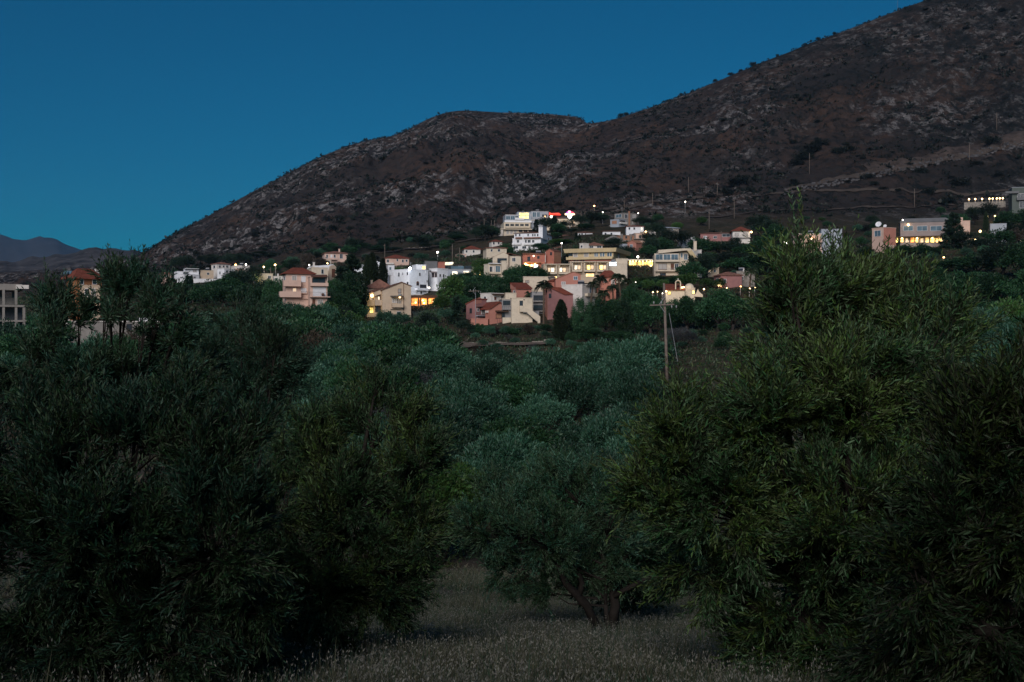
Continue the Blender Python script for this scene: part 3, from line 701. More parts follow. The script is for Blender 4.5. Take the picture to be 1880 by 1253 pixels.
    def post(s, px, y0, y1, out, w=.14, m='wood', face='R', part='post'):
        f = s.R if face == 'R' else s.L; mb = MB(); k = w*F/s.D/2; f.quad(mb, px-k, y0, px+k, y1, out, -(out-w)); return s.h.build(mb, part, W[m])
    def chimney(s, px, y0, y1, w=.6, m=None, inn=2.0, part='chimney'):
        mb = MB(); k = w*F/s.D/2; s.R.quad(mb, px-k, y0, px+k, y1, -inn, inn+w); s.R.quad(mb, px-k*1.25, y0-.12*F/s.D, px+k*1.25, y0-.003, -inn+.1, inn+w+.1)
        return s.h.build(mb, part, W[m] if m else s.m)
    def mast(s, px, y0, y1, inn=3, m='metal', arms=True, part='antenna'):
        mb = MB(); p = s.R.pt(px, y1, -inn); q = s.R.pt(px, y0, -inn); mb.tube([p, q], [.04, .03], 5)
        if arms:
            for j in range(3): z = q.z-.15-.25*j; mb.tube([(q.x-.5, q.y, z), (q.x+.5, q.y, z)], [.02, .02], 4)
        return s.h.build(mb, part, W[m])
    def lamp(s, px, py, r=.16, g='warm', out=.3, part='wall_lamp', face='R'):
        f = s.R if face == 'R' else s.L; mb = MB(); p = f.pt(px, py, out); mb.ball(p, r, 8, 6); f.quad(mb, px-.4*r*F/s.D*.5, py-.2*r*F/s.D, px+.4*r*F/s.D*.5, py+.2*r*F/s.D, out, .02)
        return s.h.build(mb, part, LAMPM[g])
HRNG = random.Random(99)
LAMPM = dict(warm=glow('warm_bulb', (1,.66,.30), 7), white=glow('white_bulb', (1,.90,.74), 6), orange=glow('orange_bulb', (1,.48,.18), 8), blue=glow('cool_bulb', (.85,.92,1), 12), yellow=glow('yellow_bulb', (1,.78,.30), 7))
LIGHTS = []                                   # (location, colour, watts, radius, parent)
def point(px, py, D, watts, col=(1,.7,.38), r=.25, parent=None): LIGHTS.append((P(px, py, D), col, watts, r, parent))

# --- 1 raw concrete frame at the left edge
h = House('concrete_frame', 'unfinished raw concrete building frame with open bays at the left edge', 224, 'building', 'the unfinished concrete frame', bbox=(0,520,52,602))
b = Block(h, -60, 41, 520, 531.5, a=.03, dep=9, m='concrete', skirt=0, part='roof_slab', cap=False)
for nm, y0, y1, p1 in (('floor_slab', 560, 563.5, 45), ('floor_slab', 588, 591, 53)):
    mb = MB(); b.R.quad(mb, -60, y0, p1, y1, .3, 9); h.build(mb, nm, W['concrete'])
for px in (-40, -18, 6.5, 29.5, 44):
    for y0, y1 in ((531.6, 559.9), (563.6, 587.9), (591.1, 625)):
        if px == 44 and y0 < 560: continue
        mb = MB(); b.R.quad(mb, px-2.3, y0, px+2.3, y1, .15, .35); h.build(mb, 'column', W['concrete'])
        mb = MB(); b.R.quad(mb, px-2.3, y0, px+2.3, y1, -8.2, 8.7); h.build(mb, 'column', W['concrete'])
mb = MB(); b.R.quad(mb, -60, 545, 29, 559.8, -4, 4.2); h.build(mb, 'partition_wall', W['concrete'])
mb = MB(); b.R.quad(mb, -60, 564, 44, 587.8, -5, 5.3); h.build(mb, 'partition_wall', W['dgrey'])
mb = MB(); b.R.quad(mb, 29, 524, 52, 531, 1.2, -.02); h.build(mb, 'roof_slab', W['offwhite'])
# --- 2 red roofed house behind the left olive
h = House('villa', 'orange walled villa with red tiled roof and skylights behind the left olive', 205, 'house', 'the orange red-roofed villa', bbox=(120,490,200,590))
b = Block(h, 140, 187, 512, 592, a=.12, pl=122, m='orange', cap=False); b.hip(19, 'roof', over=.9, frac=.55)
b.chimney(193, 494, 503, .55, 'offwhite', 3)
for p in (132, 139, 176):
    mb = MB(); q = b.R.pt(p, 499, -2.6); mb.prism([q+Vector((-.35,-.2,-.25)), q+Vector((.35,-.2,-.25)), q+Vector((.35,.25,.25)), q+Vector((-.35,.25,.25))], [q+Vector((-.35,-.1,-.4)), q+Vector((.35,-.1,-.4)), q+Vector((.35,.35,.1)), q+Vector((-.35,.35,.1))]); h.build(mb, 'skylight', G['sky'])
b2 = Block(h, 150, 184, 525, 592, D=203, a=.12, dep=6, m='beige', cap=True)
b.win(147, 514, 153, 522, 'dark'); b.win(170, 514, 177, 522, 'dark'); b2.win(156, 531, 162, 544, 'dark'); b2.win(168, 531, 174, 544, 'curtain')
b2.win(154, 552, 163, 566, 'warm', door=True); b2.slab(150, 546, 186, 548.5, 1.5, 'beige'); b2.win(169, 553, 178, 566, 'soft')
point(147, 558, 200, 40, (1,.55,.2)); point(238, 558, 205, 60, (1,.62,.3))
# --- 3 retaining wall
h = House('retaining_wall', 'long pale retaining wall with white coping on the left hillside', 150, 'wall', 'the pale retaining wall', bbox=(110,580,292,632))
b = Block(h, 112, 291, 591, 632, a=.02, dep=3, m='concrete', cap=True, capm='offwhite', part='masonry')
mb = MB(); b.R.quad(mb, 256, 584, 291, 590.4, -.1, .5); h.build(mb, 'parapet', W['white'])
b.post(124, 585, 632, .35, .5, 'offwhite', part='pier')
b.win(233, 596, 241, 606, 'dark', 'dark', mull=False, part='vent')
# --- left far village
def simple(name, label, D, bbox, m, a=.12, dep=8, roof=None, hp=5, wins=(), phrase=None, pl=None, cap=True, g='dark', fr='wframe', yb=None, cat='house', roofm='roof'):
    h = House(name, label, D, cat, phrase, bbox=bbox); x0, y0, x1, y1 = bbox
    b = Block(h, pl and x0+(x1-x0)*pl or x0, x1, y0+(hp if roof else 0), yb or y1, D, a, x0 if pl else None, dep, m, cap=(roof is None))
    if roof: b.hip(hp, roofm)
    for w in wins:
        f = 'R'
        if len(w) > 5: f = w[5]
        b.win(*w[:4], w[4] if len(w) > 4 else g, fr, f)
    return b
b = simple('cottage', 'small pinkish cottage with grey roof at the left end of the white village', 470, (297,499,315,512), 'pinkb', roof='r', hp=4, roofm='roofp', wins=[(303,505,308,508,'shut')])
b = simple('white_house', 'white cubic house with roof terrace at the left of the white village', 480, (322,504,366,522), 'white', a=.25, pl=.35, wins=[(345,508,349,512),(355,508,359,513),(331,509,335,513,'dark','L')], phrase='the white cube house far left', dep=9)
b2 = Block(b.h, 340, 365, 493.5, 505, 484, .2, 337, m='white', skirt=1); b2.win(354,496,361,500,'curtain'); b2.canopy(336, 366, 495, 1.2, m='awning')
b3 = Block(b.h, 325, 342, 499, 508, 483, .2, dep=6, m='white', skirt=1); b3.mast(346, 490, 498)
b = simple('garden_wall', 'long low white garden wall below the white village', 462, (325,512,401,526), 'white', a=.05, dep=.6, cat='wall')
b = simple('beige_house', 'low beige house between two white houses of the far left village', 487, (368,497,392,512), 'beige', wins=[(380,501,384,505)])
b = simple('hip_roof_house', 'white house with low tiled hip roof, highest of the far left village', 500, (388,481,423,502), 'offwhite', a=.2, pl=.3, roof='r', hp=4, roofm='roofp', wins=[(402,488,405,492),(409,488,412,491),(415,488,419,492),(392,488,395,493,'dark','L')])
b = simple('white_house', 'white block house with small dark windows right of the tiled hip roof', 478, (399,494,431,514), 'white', a=.5, pl=.4, wins=[(415,497,418,501),(422,497,425,500),(403,499,405,504,'dark','L'),(416,504,419,508)])
b.lamp(425, 508, .2, 'warm')
b = simple('white_house', 'white house with pink upper storey beside two street lamps far left', 490, (431,488,459,508), 'offwhite', a=.2, wins=[(436,493,439,497),(444,492,448,496),(452,493,455,497)], roof=None)
b2 = Block(b.h, 433, 447, 494, 506, 486, .2, dep=4, m='pinkb', skirt=2)
b = simple('pale_house', 'low pale house lit yellow by the street lamp beside it', 350, (472,503,501,520), 'cream', a=.15, wins=[(492,507,497,512,'dark')], phrase='the low lamplit house')
point(474, 511, 347, 160, (1,.85,.35))
b = simple('white_house', 'long low white wall house between the lamplit house and the pink villa', 352, (498,508,521,520), 'offwhite', a=.05, wins=[(505,511,509,515)])
b.chimney(511, 503, 508, .5)
# --- pink three-storey house
h = House('pink_villa', 'pinkish three-storey villa with dark red roof and stacked balconies', 262, 'house', 'the pink three-storey villa', bbox=(513,489,604,568))
b = Block(h, 525, 575, 503, 568, a=.10, pl=519, m='pinkb', cap=False); b.hip(12, 'roof', over=.7, frac=.75)
c = Block(h, 569, 601, 509, 568, D=259, a=.10, dep=8, m='pinkb', cap=True)
b.win(536.5, 507, 544, 522, 'curtain', door=True); b.win(553.5, 507.5, 560.5, 518, 'shut'); b.win(538, 530, 543.5, 543, 'soft', door=True); b.win(553, 530, 562, 538.5, 'shut')
b.balcony(519, 551, 515.5, 526.5, 1.5); b.balcony(512, 551, 536, 546.5, 1.7); b.balcony(553, 563, 535, 539.5, .5, rail='dark'); b.slab(518, 547, 574, 549, .4, 'pinkb', part='ledge')
c.canopy(570, 600, 506.5, 1.6, th=.22, m='roofb', drop=.35); c.win(573.5, 512, 596.5, 522.5, 'dark', 'brown', part='loggia'); c.balcony(569, 602, 520, 526, 1.0)
c.win(575, 528, 597.5, 543.5, 'shut', door=True); c.balcony(568, 605, 537, 546.5, 1.3, rail='dark'); c.win(574, 550, 578, 560, 'brown', 'brown', door=True, mull=False); c.win(584, 551, 592, 558, 'curtain')
b.post(570, 510, 566, .12, .12, 'brown', part='downpipe'); c.slab(590, 539, 594, 543, .9, 'brown', part='crate_box')
b.win(521.5, 508, 523.5, 516, 'dark', face='L')
b2 = simple('rear_house', 'cream flat-roofed house with warm wall just behind the pink villa', 300, (572,492,602,512), 'cream', a=.15, wins=[(590,495,594,503,'dark')]); b2.chimney(577.5, 482, 492, .5, 'offwhite', 1)
b3 = Block(b2.h, 574, 584, 489, 500, 305, .1, dep=4, m='white', skirt=1)
# --- upper beige house
b = simple('beige_villa', 'two-storey pinkish villa with tiled hip roof up the slope left of centre', 450, (592,460.5,640,479), 'pinkb', a=.25, pl=.08, roof='r', hp=5, roofm='roofp', wins=[(599,468,602,475,'dark'),(607,468,610,473,'shut'),(613,468,616,474),(624,467,629,475)], phrase='the pinkish hip-roofed villa upslope')
b.balcony(591, 618, 473, 477.5, 1.4, rail='wframe'); b2 = Block(b.h, 595, 608, 478, 488, 446, .25, dep=5, m='cream', skirt=3); b2.win(598,480,600,486); b2.win(603,480,606,486); b.chimney(624, 457, 463, .6, 'pinkb', 2)
# --- barrel vault
h = House('vaulted_house', 'white barrel-vaulted house with brown arched end wall', 310, 'house', 'the barrel-vaulted house', bbox=(604,484,636,512))
b = Block(h, 604, 619, 497, 512, a=.55, dep=9, m='beige', cap=False)
def arch(face, p0, p1, ytop, yspring, depth, name, m, out=.0, th=None):
    pts = [(p0, yspring)]; n = 10
    for i in range(n+1):
        t = math.pi*(1-i/n); pts.append(((p0+p1)/2+(p1-p0)/2*math.cos(t), yspring-(yspring-ytop)*math.sin(t)))
    mb = MB(); face.poly(mb, pts[1:], depth, out); return h.build(mb, name, m)
arch(b.R, 604.3, 618.7, 487, 497.1, .4, 'gable_wall', W['beige'], .02); arch(b.R, 603.5, 619.5, 485.5, 497.1, 12, 'roof', W['white'], -.42)
mb = MB(); b.R.quad(mb, 609, 494, 615, 510, .05, .03); h.build(mb, 'door', W['brown'])
# --- white house behind the cypresses
b = simple('white_house', 'white house half hidden behind the pair of cypresses', 330, (650,487.5,671,512), 'white', a=.35, pl=.2, wins=[(664,497,667,501)], phrase='the half hidden white house')
h = House('spiral_stair', 'small white spiral stair tower standing between two cypresses', 345, 'stair', bbox=(688,481,701,497))
b = Block(h, 691, 697, 484, 497, a=.2, dep=2, m='white', cap=False, skirt=2, part='core')
mb = MB(); p = b.R.pt(694, 497, -1); 
for i in range(16):
    t = i*.55; q = p+Vector((0, 0, .25+i*.15)); e = Vector((math.cos(t), math.sin(t), 0))*1.35; s_ = Vector((-math.sin(t), math.cos(t), 0))*.42
    mb.prism([q+e+s_, q+e-s_, q-s_*.3, q+s_*.3], [v+Vector((0, 0, .4)) for v in (q+e+s_, q+e-s_, q-s_*.3, q+s_*.3)])
h.build(mb, 'stairs', W['white'])
# --- pink roofed house
b = simple('pink_cottage', 'low pink cottage with red tiled hip roof above the white cube house', 430, (703,467,751,488), 'pinkb', a=.22, pl=.1, roof='r', hp=7.5, wins=[(710,477,714,482),(728,476,731,480),(738,477,741,482),(745,477,748,481)], phrase='the low pink cottage')
b.slab(708, 483, 722, 486, 1.2, 'offwhite')
# --- big white cube house
h = House('white_cube_house', 'large bright white cube house with floodlight on its roof terrace', 330, 'house', 'the white cube house', bbox=(720,486,823,547))
b = Block(h, 752, 786, 495, 548, a=.30, pl=722.5, m='white', cap=True)
t = Block(h, 764, 782, 487, 496, D=334, a=.30, dep=4, m='white', skirt=1); t.win(775.5, 489, 780.5, 494.5, 'yellow')
x = Block(h, 803, 822, 493.5, 515, D=338, a=.42, pl=788, m='white', cap=True); x.gable([(803,494),(803.2,493.5),(822,497)], 'offwhite', wall=False, th=.1, over=.05)
for q in ((731,501,734,508),(739,501,740.5,505),(747,500.5,749.5,505.5),(747,518,750,523)): b.win(*q, 'dark', face='L')
b.win(769,501.5,772,507); b.win(783,515,785,519)
b.win(765, 519.5, 768.5, 524, 'dark', 'brown'); arch(b.R, 764.6, 768.9, 516.6, 519.0, .05, 'window_arch', W['brown'], .05)
b.win(771.5, 523.5, 782, 530, 'dark', 'dark'); b.balcony(762, 783, 529.5, 534, .9); b.win(771.5, 536, 774.5, 540.5); b.win(764.5, 536, 766, 539.5); b.slab(750, 541, 787, 547, .3, 'offwhite', part='plinth')
x.win(793.5,502,797,509,'dark','brown',face='L'); x.win(799,502,802,509,'dark','brown',face='L'); x.win(806.5,504,809.5,508.5); x.win(812.5,504,815.5,510); x.canopy(793,803,500.5,.6,m='roofb',face='L'); x.slab(789, 497, 792, 499, .12, 'dark', part='vent', face='L')
b2 = Block(h, 718, 726, 506, 514, D=337, a=.2, dep=4, m='white', skirt=2)
b.mast(763, 481, 494, 2); b.lamp(750.5, 493.5, .42, 'blue', .5, part='floodlight'); b.lamp(786.5, 529, .28, 'white', .3)
point(751, 493, 326, 150, (.85,.9,1)); point(764, 511, 318, 1700, (.82,.9,1), 2.0); point(787, 529, 327, 60, (1,.9,.75)); point(811, 508, 330, 180, (.85,.9,1), 1.0)
# --- lit taverna in front of it
h = House('taverna', 'glazed taverna glowing orange inside under a brown roof', 312, 'restaurant', 'the orange lit taverna', bbox=(752,541,803,579))
b = Block(h, 753, 801, 568, 582, a=.05, dep=8, m='stone', cap=True, capm='wood', part='plinth')
mb = MB(); b.R.quad(mb, 754, 546, 800, 561, -2.4, 2.6); h.build(mb, 'back_wall', G['orange'])
mb = MB(); b.R.quad(mb, 753, 542.5, 802, 547, .5, 8); h.build(mb, 'roof', W['wood'])
for p in (754, 768.5, 772, 785, 800): b.post(p, 547, 568, .3, .3, 'wood', part='column')
b.win(755.5, 548.5, 767, 559, 'orange', 'wood'); b.win(774, 548.5, 783.5, 559.5, 'orange', 'wood'); b.win(786.5, 548.5, 798.5, 559.5, 'orange', 'wood')
b.balcony(753, 801, 560.5, 568.5, .8, m='wood', rail='metal')
for p, y in ((763, 556), (776, 552), (778.5, 557), (795, 554)): b.lamp(p, y, .22, 'warm', .35)
point(777, 553, 310.5, 90, (1,.5,.2)); point(805, 552, 309, 45, (1,.6,.2))
# --- beige gabled villa
h = House('gabled_villa', 'beige gabled villa with stepped balconies and one bright yellow window', 290, 'house', 'the beige gabled villa', bbox=(667,516,757,606))
b = Block(h, 702, 754.5, 533, 606, a=.16, dep=11, m='beige', cap=False)
b.gable([(702,533),(737,519),(754.5,526)], 'roofb', th=.18, over=.3)
c = Block(h, 687, 703, 543, 606, D=292, a=.16, dep=10, m='beige', cap=False); d = Block(h, 671.5, 688, 548, 606, D=293, a=.16, dep=9, m='beige', cap=False)
for blk, p0, y0, p1, y1 in ((c, 685.5, 536.5, 703, 529), (d, 671, 541.5, 688.5, 533.5)):
    mb = MB(); blk.R.poly(mb, [(p0, y0), (p1, y1), (p1, 539 if blk is c else 546), (p0, 545 if blk is c else 548.5)], .25, .8); h.build(mb, 'fascia', W['beige'])
    mb = MB(); blk.R.poly(mb, [(p0-.6, y0-1.4), (p1, y1-1.6), (p1, y1-.1), (p0-.6, y0-.1)], 9, 1.1); h.build(mb, 'roof', W['roofb'])
c.win(694, 545, 697, 550.5, 'white', 'brown'); c.win(698.5, 545, 701.5, 550.5, 'dark', 'brown'); d.win(678, 545, 684, 551, 'soft', 'brown')
c.balcony(686.5, 702, 551, 561.5, 1.3); d.balcony(671.5, 687, 551.5, 562, 1.3); d.lamp(682, 543.5, .42, 'warm', .9); point(682, 546, 290.6, 35, (1,.72,.3))
d.win(679, 565.5, 686.5, 575.5, 'yellow', 'brown'); point(682, 571, 291, 40, (1,.75,.25)); c.win(689, 563, 701, 573, 'dark', 'brown'); d.balcony(672, 692, 574.5, 584, 1.3); c.win(690, 588, 700, 603, 'dark', 'brown'); d.win(676, 587, 683, 604, 'dark', 'brown')
b.win(731, 531, 736, 537.6, 'curtain', 'brown'); b.canopy(716.5, 739, 544.5, 1.5, m='awning', drop=.2); b.win(720.5, 548, 728, 555.5, 'curtain', 'wframe'); b.win(730, 546.5, 736, 559, 'curtain', 'dark', door=True); b.balcony(718.5, 738.5, 558, 565, 1.5, rail=None); b.lamp(733.5, 546, .24, 'warm', .5); point(733.5, 547.5, 287.8, 12, (1,.85,.5))
b.slab(731, 539.5, 735.5, 544, .5, 'metal', part='air_conditioner'); b.slab(716, 567, 738, 568.2, .5, 'beige', part='ledge'); b.win(729, 572.5, 735.5, 577, 'dark'); b.post(741, 521, 606, .1, .1, 'brown', part='downpipe'); b.slab(711, 583, 720, 599, .05, 'dark', part='door')
mb = MB(); c.R.quad(mb, 664, 560, 670, 566, -2, 6); h.build(mb, 'annex', W['grey'])
h = House('tiled_house', 'house with wide weathered pink roof tiles just behind the beige gabled villa', 304, 'house', bbox=(671,512,724,534)); b = Block(h, 673, 722, 530, 540, a=.1, dep=9, m='beige', cap=False); b.hip(17, 'roofp', over=.5, frac=.35); b.chimney(683, 515, 524, .5, 'beige', 1)
# --- grey modern house and long grey building
h = House('modern_house', 'dark grey modern house with a brick red middle and pale lit eave', 365, 'house', 'the grey modern house', bbox=(779,479,832,500))
b = Block(h, 780, 803, 480.5, 502, a=.05, dep=9, m='dgrey', cap=True); c = Block(h, 803, 817, 482, 502, D=366, a=.05, dep=8, m='red', cap=True); d = Block(h, 817, 831, 488, 502, D=369, a=.05, dep=7, m='dgrey', cap=True)
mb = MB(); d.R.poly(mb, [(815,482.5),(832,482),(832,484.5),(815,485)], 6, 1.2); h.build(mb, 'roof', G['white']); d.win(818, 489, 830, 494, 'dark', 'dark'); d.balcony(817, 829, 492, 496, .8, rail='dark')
h = House('terrace_building', 'long low grey building with glass roof railing and two lit windows', 362, 'building', 'the long grey terrace building', bbox=(820,486,890,510))
b = Block(h, 818, 868, 495, 512, a=.03, dep=9, m='bluegrey', cap=True, capm='grey'); c = Block(h, 866, 890, 497, 512, D=358, a=.05, dep=8, m='cream', cap=True)
mb = MB(); b.R.quad(mb, 828, 489, 852, 494.6, .02, .03); h.build(mb, 'glass_railing', G['sky']); mb = MB(); b.R.quad(mb, 854, 488.5, 868, 494.6, .02, .03); h.build(mb, 'glass_railing', G['dark'])
b.win(830.5, 499, 839.5, 504.5, 'white', mull=False); b.win(851, 498, 861, 505, 'white', mull=False); c.win(880.5, 500, 889, 507, 'yellow'); c.win(868, 504, 877, 508, 'warm'); c.slab(868, 490, 882, 497, -.5, 'offwhite', part='parapet', inn=.8); point(884, 503, 355, 70, (1,.8,.3))
# --- white house with red roof
b = simple('white_cottage', 'white cottage with red sloping roof among trees left of the hotel', 455, (849,451,882,470), 'offwhite', a=.2, pl=.1, roof='r', hp=7, wins=[(855,460,858,464),(868,460,871,464)], phrase='the red-roofed white cottage'); b2 = Block(b.h, 841, 856, 467, 477, 448, .2, dep=5, m='pinkb', skirt=3); b2.win(845,469,848,473); b2.win(850,469,853,473)
# --- hotel
h = House('hotel', 'stepped cream hotel with blue glazed top floor, highest in the village', 522, 'hotel', 'the stepped cream hotel', bbox=(922,384,1012,434))
b = Block(h, 925, 974, 409, 434, a=.12, dep=12, m='cream', cap=True); c = Block(h, 928, 976, 395, 409, D=526, a=.12, dep=10, m='bluegrey', cap=True, capm='offwhite', skirt=.3); d = Block(h, 975, 1007, 388.5, 406, D=528, a=.12, dep=9, m='bluegrey', cap=True, capm='grey', skirt=4)
for i in range(2): c.win(929+8.6*i, 397, 936.5+8.6*i, 403.5, 'sky')
c.win(946, 397, 951, 400, 'dark'); 
for i in range(3): c.win(954+5.6*i, 391.5+5, 959+5.6*i, 397+4.4, 'yellow')
c2 = Block(h, 950, 975, 390, 395.5, D=529, a=.12, dep=6, m='bluegrey', skirt=.2); 
for i in range(3): c2.win(953.5+6*i, 391.2, 958.5+6*i, 395, 'yellow')
c.slab(945, 401, 962, 404.5, 1.2, 'white', part='terrace_canopy'); c.balcony(926, 976, 405.5, 409, 1.0, m='white'); d.win(978, 390, 984, 399, 'sky'); d.win(986, 390, 991, 399, 'sky'); d.win(995, 394, 1005, 399, 'dark'); d.win(999, 396.5, 1002, 399, 'warm')
for i in range(5): b.win(928+9*i, 411.5, 934.5+9*i, 418.5, 'dark', 'cream'); b.balcony(927+9*i, 935.7+9*i, 416, 419, 1.0)
for i in range(3): b.win(930+7*i, 423, 934+7*i, 430, 'curtain')
for i in range(3): b.win(953+9*i, 421.5, 959+9*i, 426.5, 'dark', 'terr')
b.slab(918, 421, 976, 422.4, 1.6, 'cream', part='floor_slab'); b.mast(962, 385, 391, 3); b.balcony(975, 992, 401, 405.5, 1.5, rail='brown'); b2 = Block(h, 918.5, 926, 423.5, 434, D=525, a=.12, dep=6, m='offwhite')
point(963, 398, 518, 110, (1,.8,.4), .5)
# --- bar with red canopy and neon sign
h = House('bar_pavilion', 'bar pavilion with a glowing red canopy beside the hotel', 524, 'building', 'the red canopy bar', bbox=(1004,388,1066,415))
b = Block(h, 1003, 1064, 401.5, 416, a=.06, dep=8, m='cream', cap=True); b.hip(5, 'awning', over=.4)
mb = MB(); b.R.poly(mb, [(1008.5,390.5),(1012,392),(1026,391.5),(1030,394.6),(1008.5,394.2)], 3.5, .6); h.build(mb, 'canopy', glow('red_neon_canopy', (1,.06,.03), .8, .5))
for i in range(4): b.win(1031+7*i, 405, 1034+7*i, 411, 'soft', 'cream')
b.win(1010, 396.5, 1015.5, 400.5, 'white'); b.win(999.5+10, 403, 1018, 412, 'soft', 'cream'); b.lamp(1012.5, 399, .5, 'white', .5); point(1012, 399, 519, 240, (1,.85,.6), .5)
h = House('neon_sign', 'tall pole sign with a blazing white lower panel and pink top', 512, 'sign', 'the tall neon sign', bbox=(1036,387,1056,432))
g = Block(h, 1045.6, 1046.9, 402, 431, a=.0, dep=.3, m='metal', cap=False, part='pole')
NE = glow('white_neon', (1,.97,.92), 7); PK = glow('pink_neon', (1,.25,.5), 3.2); RD = glow('red_neon', (.75,.05,.12), .55); PU = glow('violet_neon', (.35,.1,.5), .5); OR_ = glow('warm_neon', (1,.72,.4), 3.0)
def sign(pts, m, nm, o=.1): mb = MB(); g.R.poly(mb, pts, .35, o); h.build(mb, nm, m)
sign([(1042,395.6),(1050,395.6),(1049.5,399),(1047,401.9),(1045,401.9),(1042.4,399)], NE, 'lit_panel', .30); sign([(1036.8,393),(1055.5,393),(1054.5,395.2),(1037.6,395.2)], OR_, 'light_band', .28)
sign([(1043,387.6),(1047.8,387.6),(1047.8,391.4),(1043,391.4)], PK, 'top_panel', .32); sign([(1037.5,392.7),(1041,389),(1042.6,388.6),(1042.6,392.7)], PU, 'side_wing', .26); sign([(1048.2,388.6),(1051,389),(1055.6,392.7),(1048.2,392.7)], RD, 'side_wing', .26)
point(1046, 396, 508, 500, (1,.85,.75), .6)
# --- white house with chimney
h = House('white_villa', 'white villa with tall chimney and ochre tiled awnings below the hotel', 452, 'house', 'the white chimney villa', bbox=(939,417,1014,464))
b = Block(h, 996, 1013, 428, 462, a=1.02, pl=944, m='white', cap=False); b.hip(5, 'roofb', over=.3)
c = Block(h, 993, 997, 437.5, 464, D=446, a=1.0, pl=941, m='white', cap=True)
for i, p in enumerate((946, 953, 968.5, 977, 981, 986)): b.win(p, 430, p+2.4, 434, 'dark', face='L')
for p in (1004, 1008): b.win(p, 429, p+1.8, 432)
b.win(1006, 437, 1008, 441)
c.slab(947, 436.2, 959, 438.6, .9, 'roofp', 'awning_roof', 'L'); c.slab(962, 436.2, 993, 438.2, .9, 'roofp', 'awning_roof', 'L')
for p, q in ((949, 953), (964, 967), (969, 974), (977, 981)): c.win(p, 441, q, 446, 'dark', face='L')
c.balcony(957, 941, 446.5, 450, .9, face='L'); c.balcony(992, 962, 446.5, 450, .9, face='L')
for p, q in ((943, 951), (959, 966), (970, 974), (979, 981.5)): c.win(p, 452.5, q, 457, 'dark', face='L')
b.chimney(998, 416.5, 440, 1.7, 'white', -.5); b.chimney(951, 424.5, 430, .8, 'white', -8) if False else None
point(955, 460.5, 442, 90, (1,.7,.15), .4)
# --- cream house with gable
h = House('cream_house', 'cream house with crooked gable and dark balcony opening', 336, 'house', 'the crooked-gabled cream house', bbox=(886,460,958,508))
b = Block(h, 905, 934.5, 473, 505, a=.10, pl=903.5, m='cream', cap=False); b.gable([(905,473),(924.5,463.5),(934.5,470)], 'beige', th=.12, over=.1)
c = Block(h, 934.5, 956.5, 471.5, 505, D=337, a=.06, dep=9, m='cream', cap=True); c.gable([(929,466),(936,466.2),(956.5,471.5)], 'roofb', wall=False, th=.15, over=.15)
d = Block(h, 897, 920.5, 485.5, 508, D=331, a=.10, pl=888.5, m='cream', cap=True); b.chimney(928.5, 459.5, 466, .6, 'cream', .6)
b.win(913.5, 475, 930, 483, 'dark', 'dark'); b.post(933.5, 465, 490, .1, .12, 'brown', part='downpipe'); c.win(940.5, 474, 946, 480, 'dark'); d.win(899, 490, 907.5, 501.5, 'dark'); d.win(910, 489, 918, 501.5, 'sky'); d.slab(904, 489, 907, 501, .1, 'offwhite', part='curtain'); point(906, 495, 329.6, 8, (1,.7,.35), .1)
d.balcony(897, 921, 500, 503.5, .9); d.slab(897, 483.7, 921, 485, .9, 'white', part='ledge'); c2 = Block(h, 921, 930, 480, 508, D=330, a=.1, dep=3, m='cream')
b.balcony(901, 914, 480, 484.5, .8, rail='dark')
# --- red house
h = House('red_house', 'brick red house with twin gable block and warm terrace lamps', 352, 'house', 'the brick red house', bbox=(957,457,1032,497))
b = Block(h, 960, 1001, 467.5, 497, a=.06, pl=958, m='red', cap=True, capm='terr'); c = Block(h, 1017, 1030, 462, 492, D=352, a=.75, pl=1001, m='red', cap=False); c.gable([(1017,462),(1009,457.5),(1001,463)], 'roofb', face='L', th=.12, over=.12)
mb = MB(); c.R.quad(mb, 1017.2, 462.6, 1029.8, 481.5, .03, .02); h.build(mb, 'rendered_panel', W['terr'])
b.win(968.5, 472, 973, 479, 'dark', 'dark'); b.win(986.5, 471, 990, 475, 'dark', 'dark'); c.win(1010.5, 464, 1013, 468.5, 'dark', 'dark', 'L'); b.post(1001.2, 464, 482, .1, .16, 'offwhite', part='downpipe'); b.lamp(979.5, 470.5, .2, 'white'); b.slab(959, 465, 1001, 467, .5, 'roofb', part='eave')
b.win(966.5, 486, 975, 491, 'warm', 'brown'); b.win(980, 486, 988, 491.5, 'cool', 'brown'); b.canopy(961, 993, 483, 1.5, m='terr')
for p, y in ((964.5, 485.5), (968, 487.5), (976, 488), (982, 486.5)): b.lamp(p, y, .33, 'yellow', .6)
point(968, 488, 348.5, 110, (1,.72,.25)); point(981, 487.5, 348.5, 110, (1,.8,.45)); b.lamp(977, 503, .25, 'yellow', 1.0)
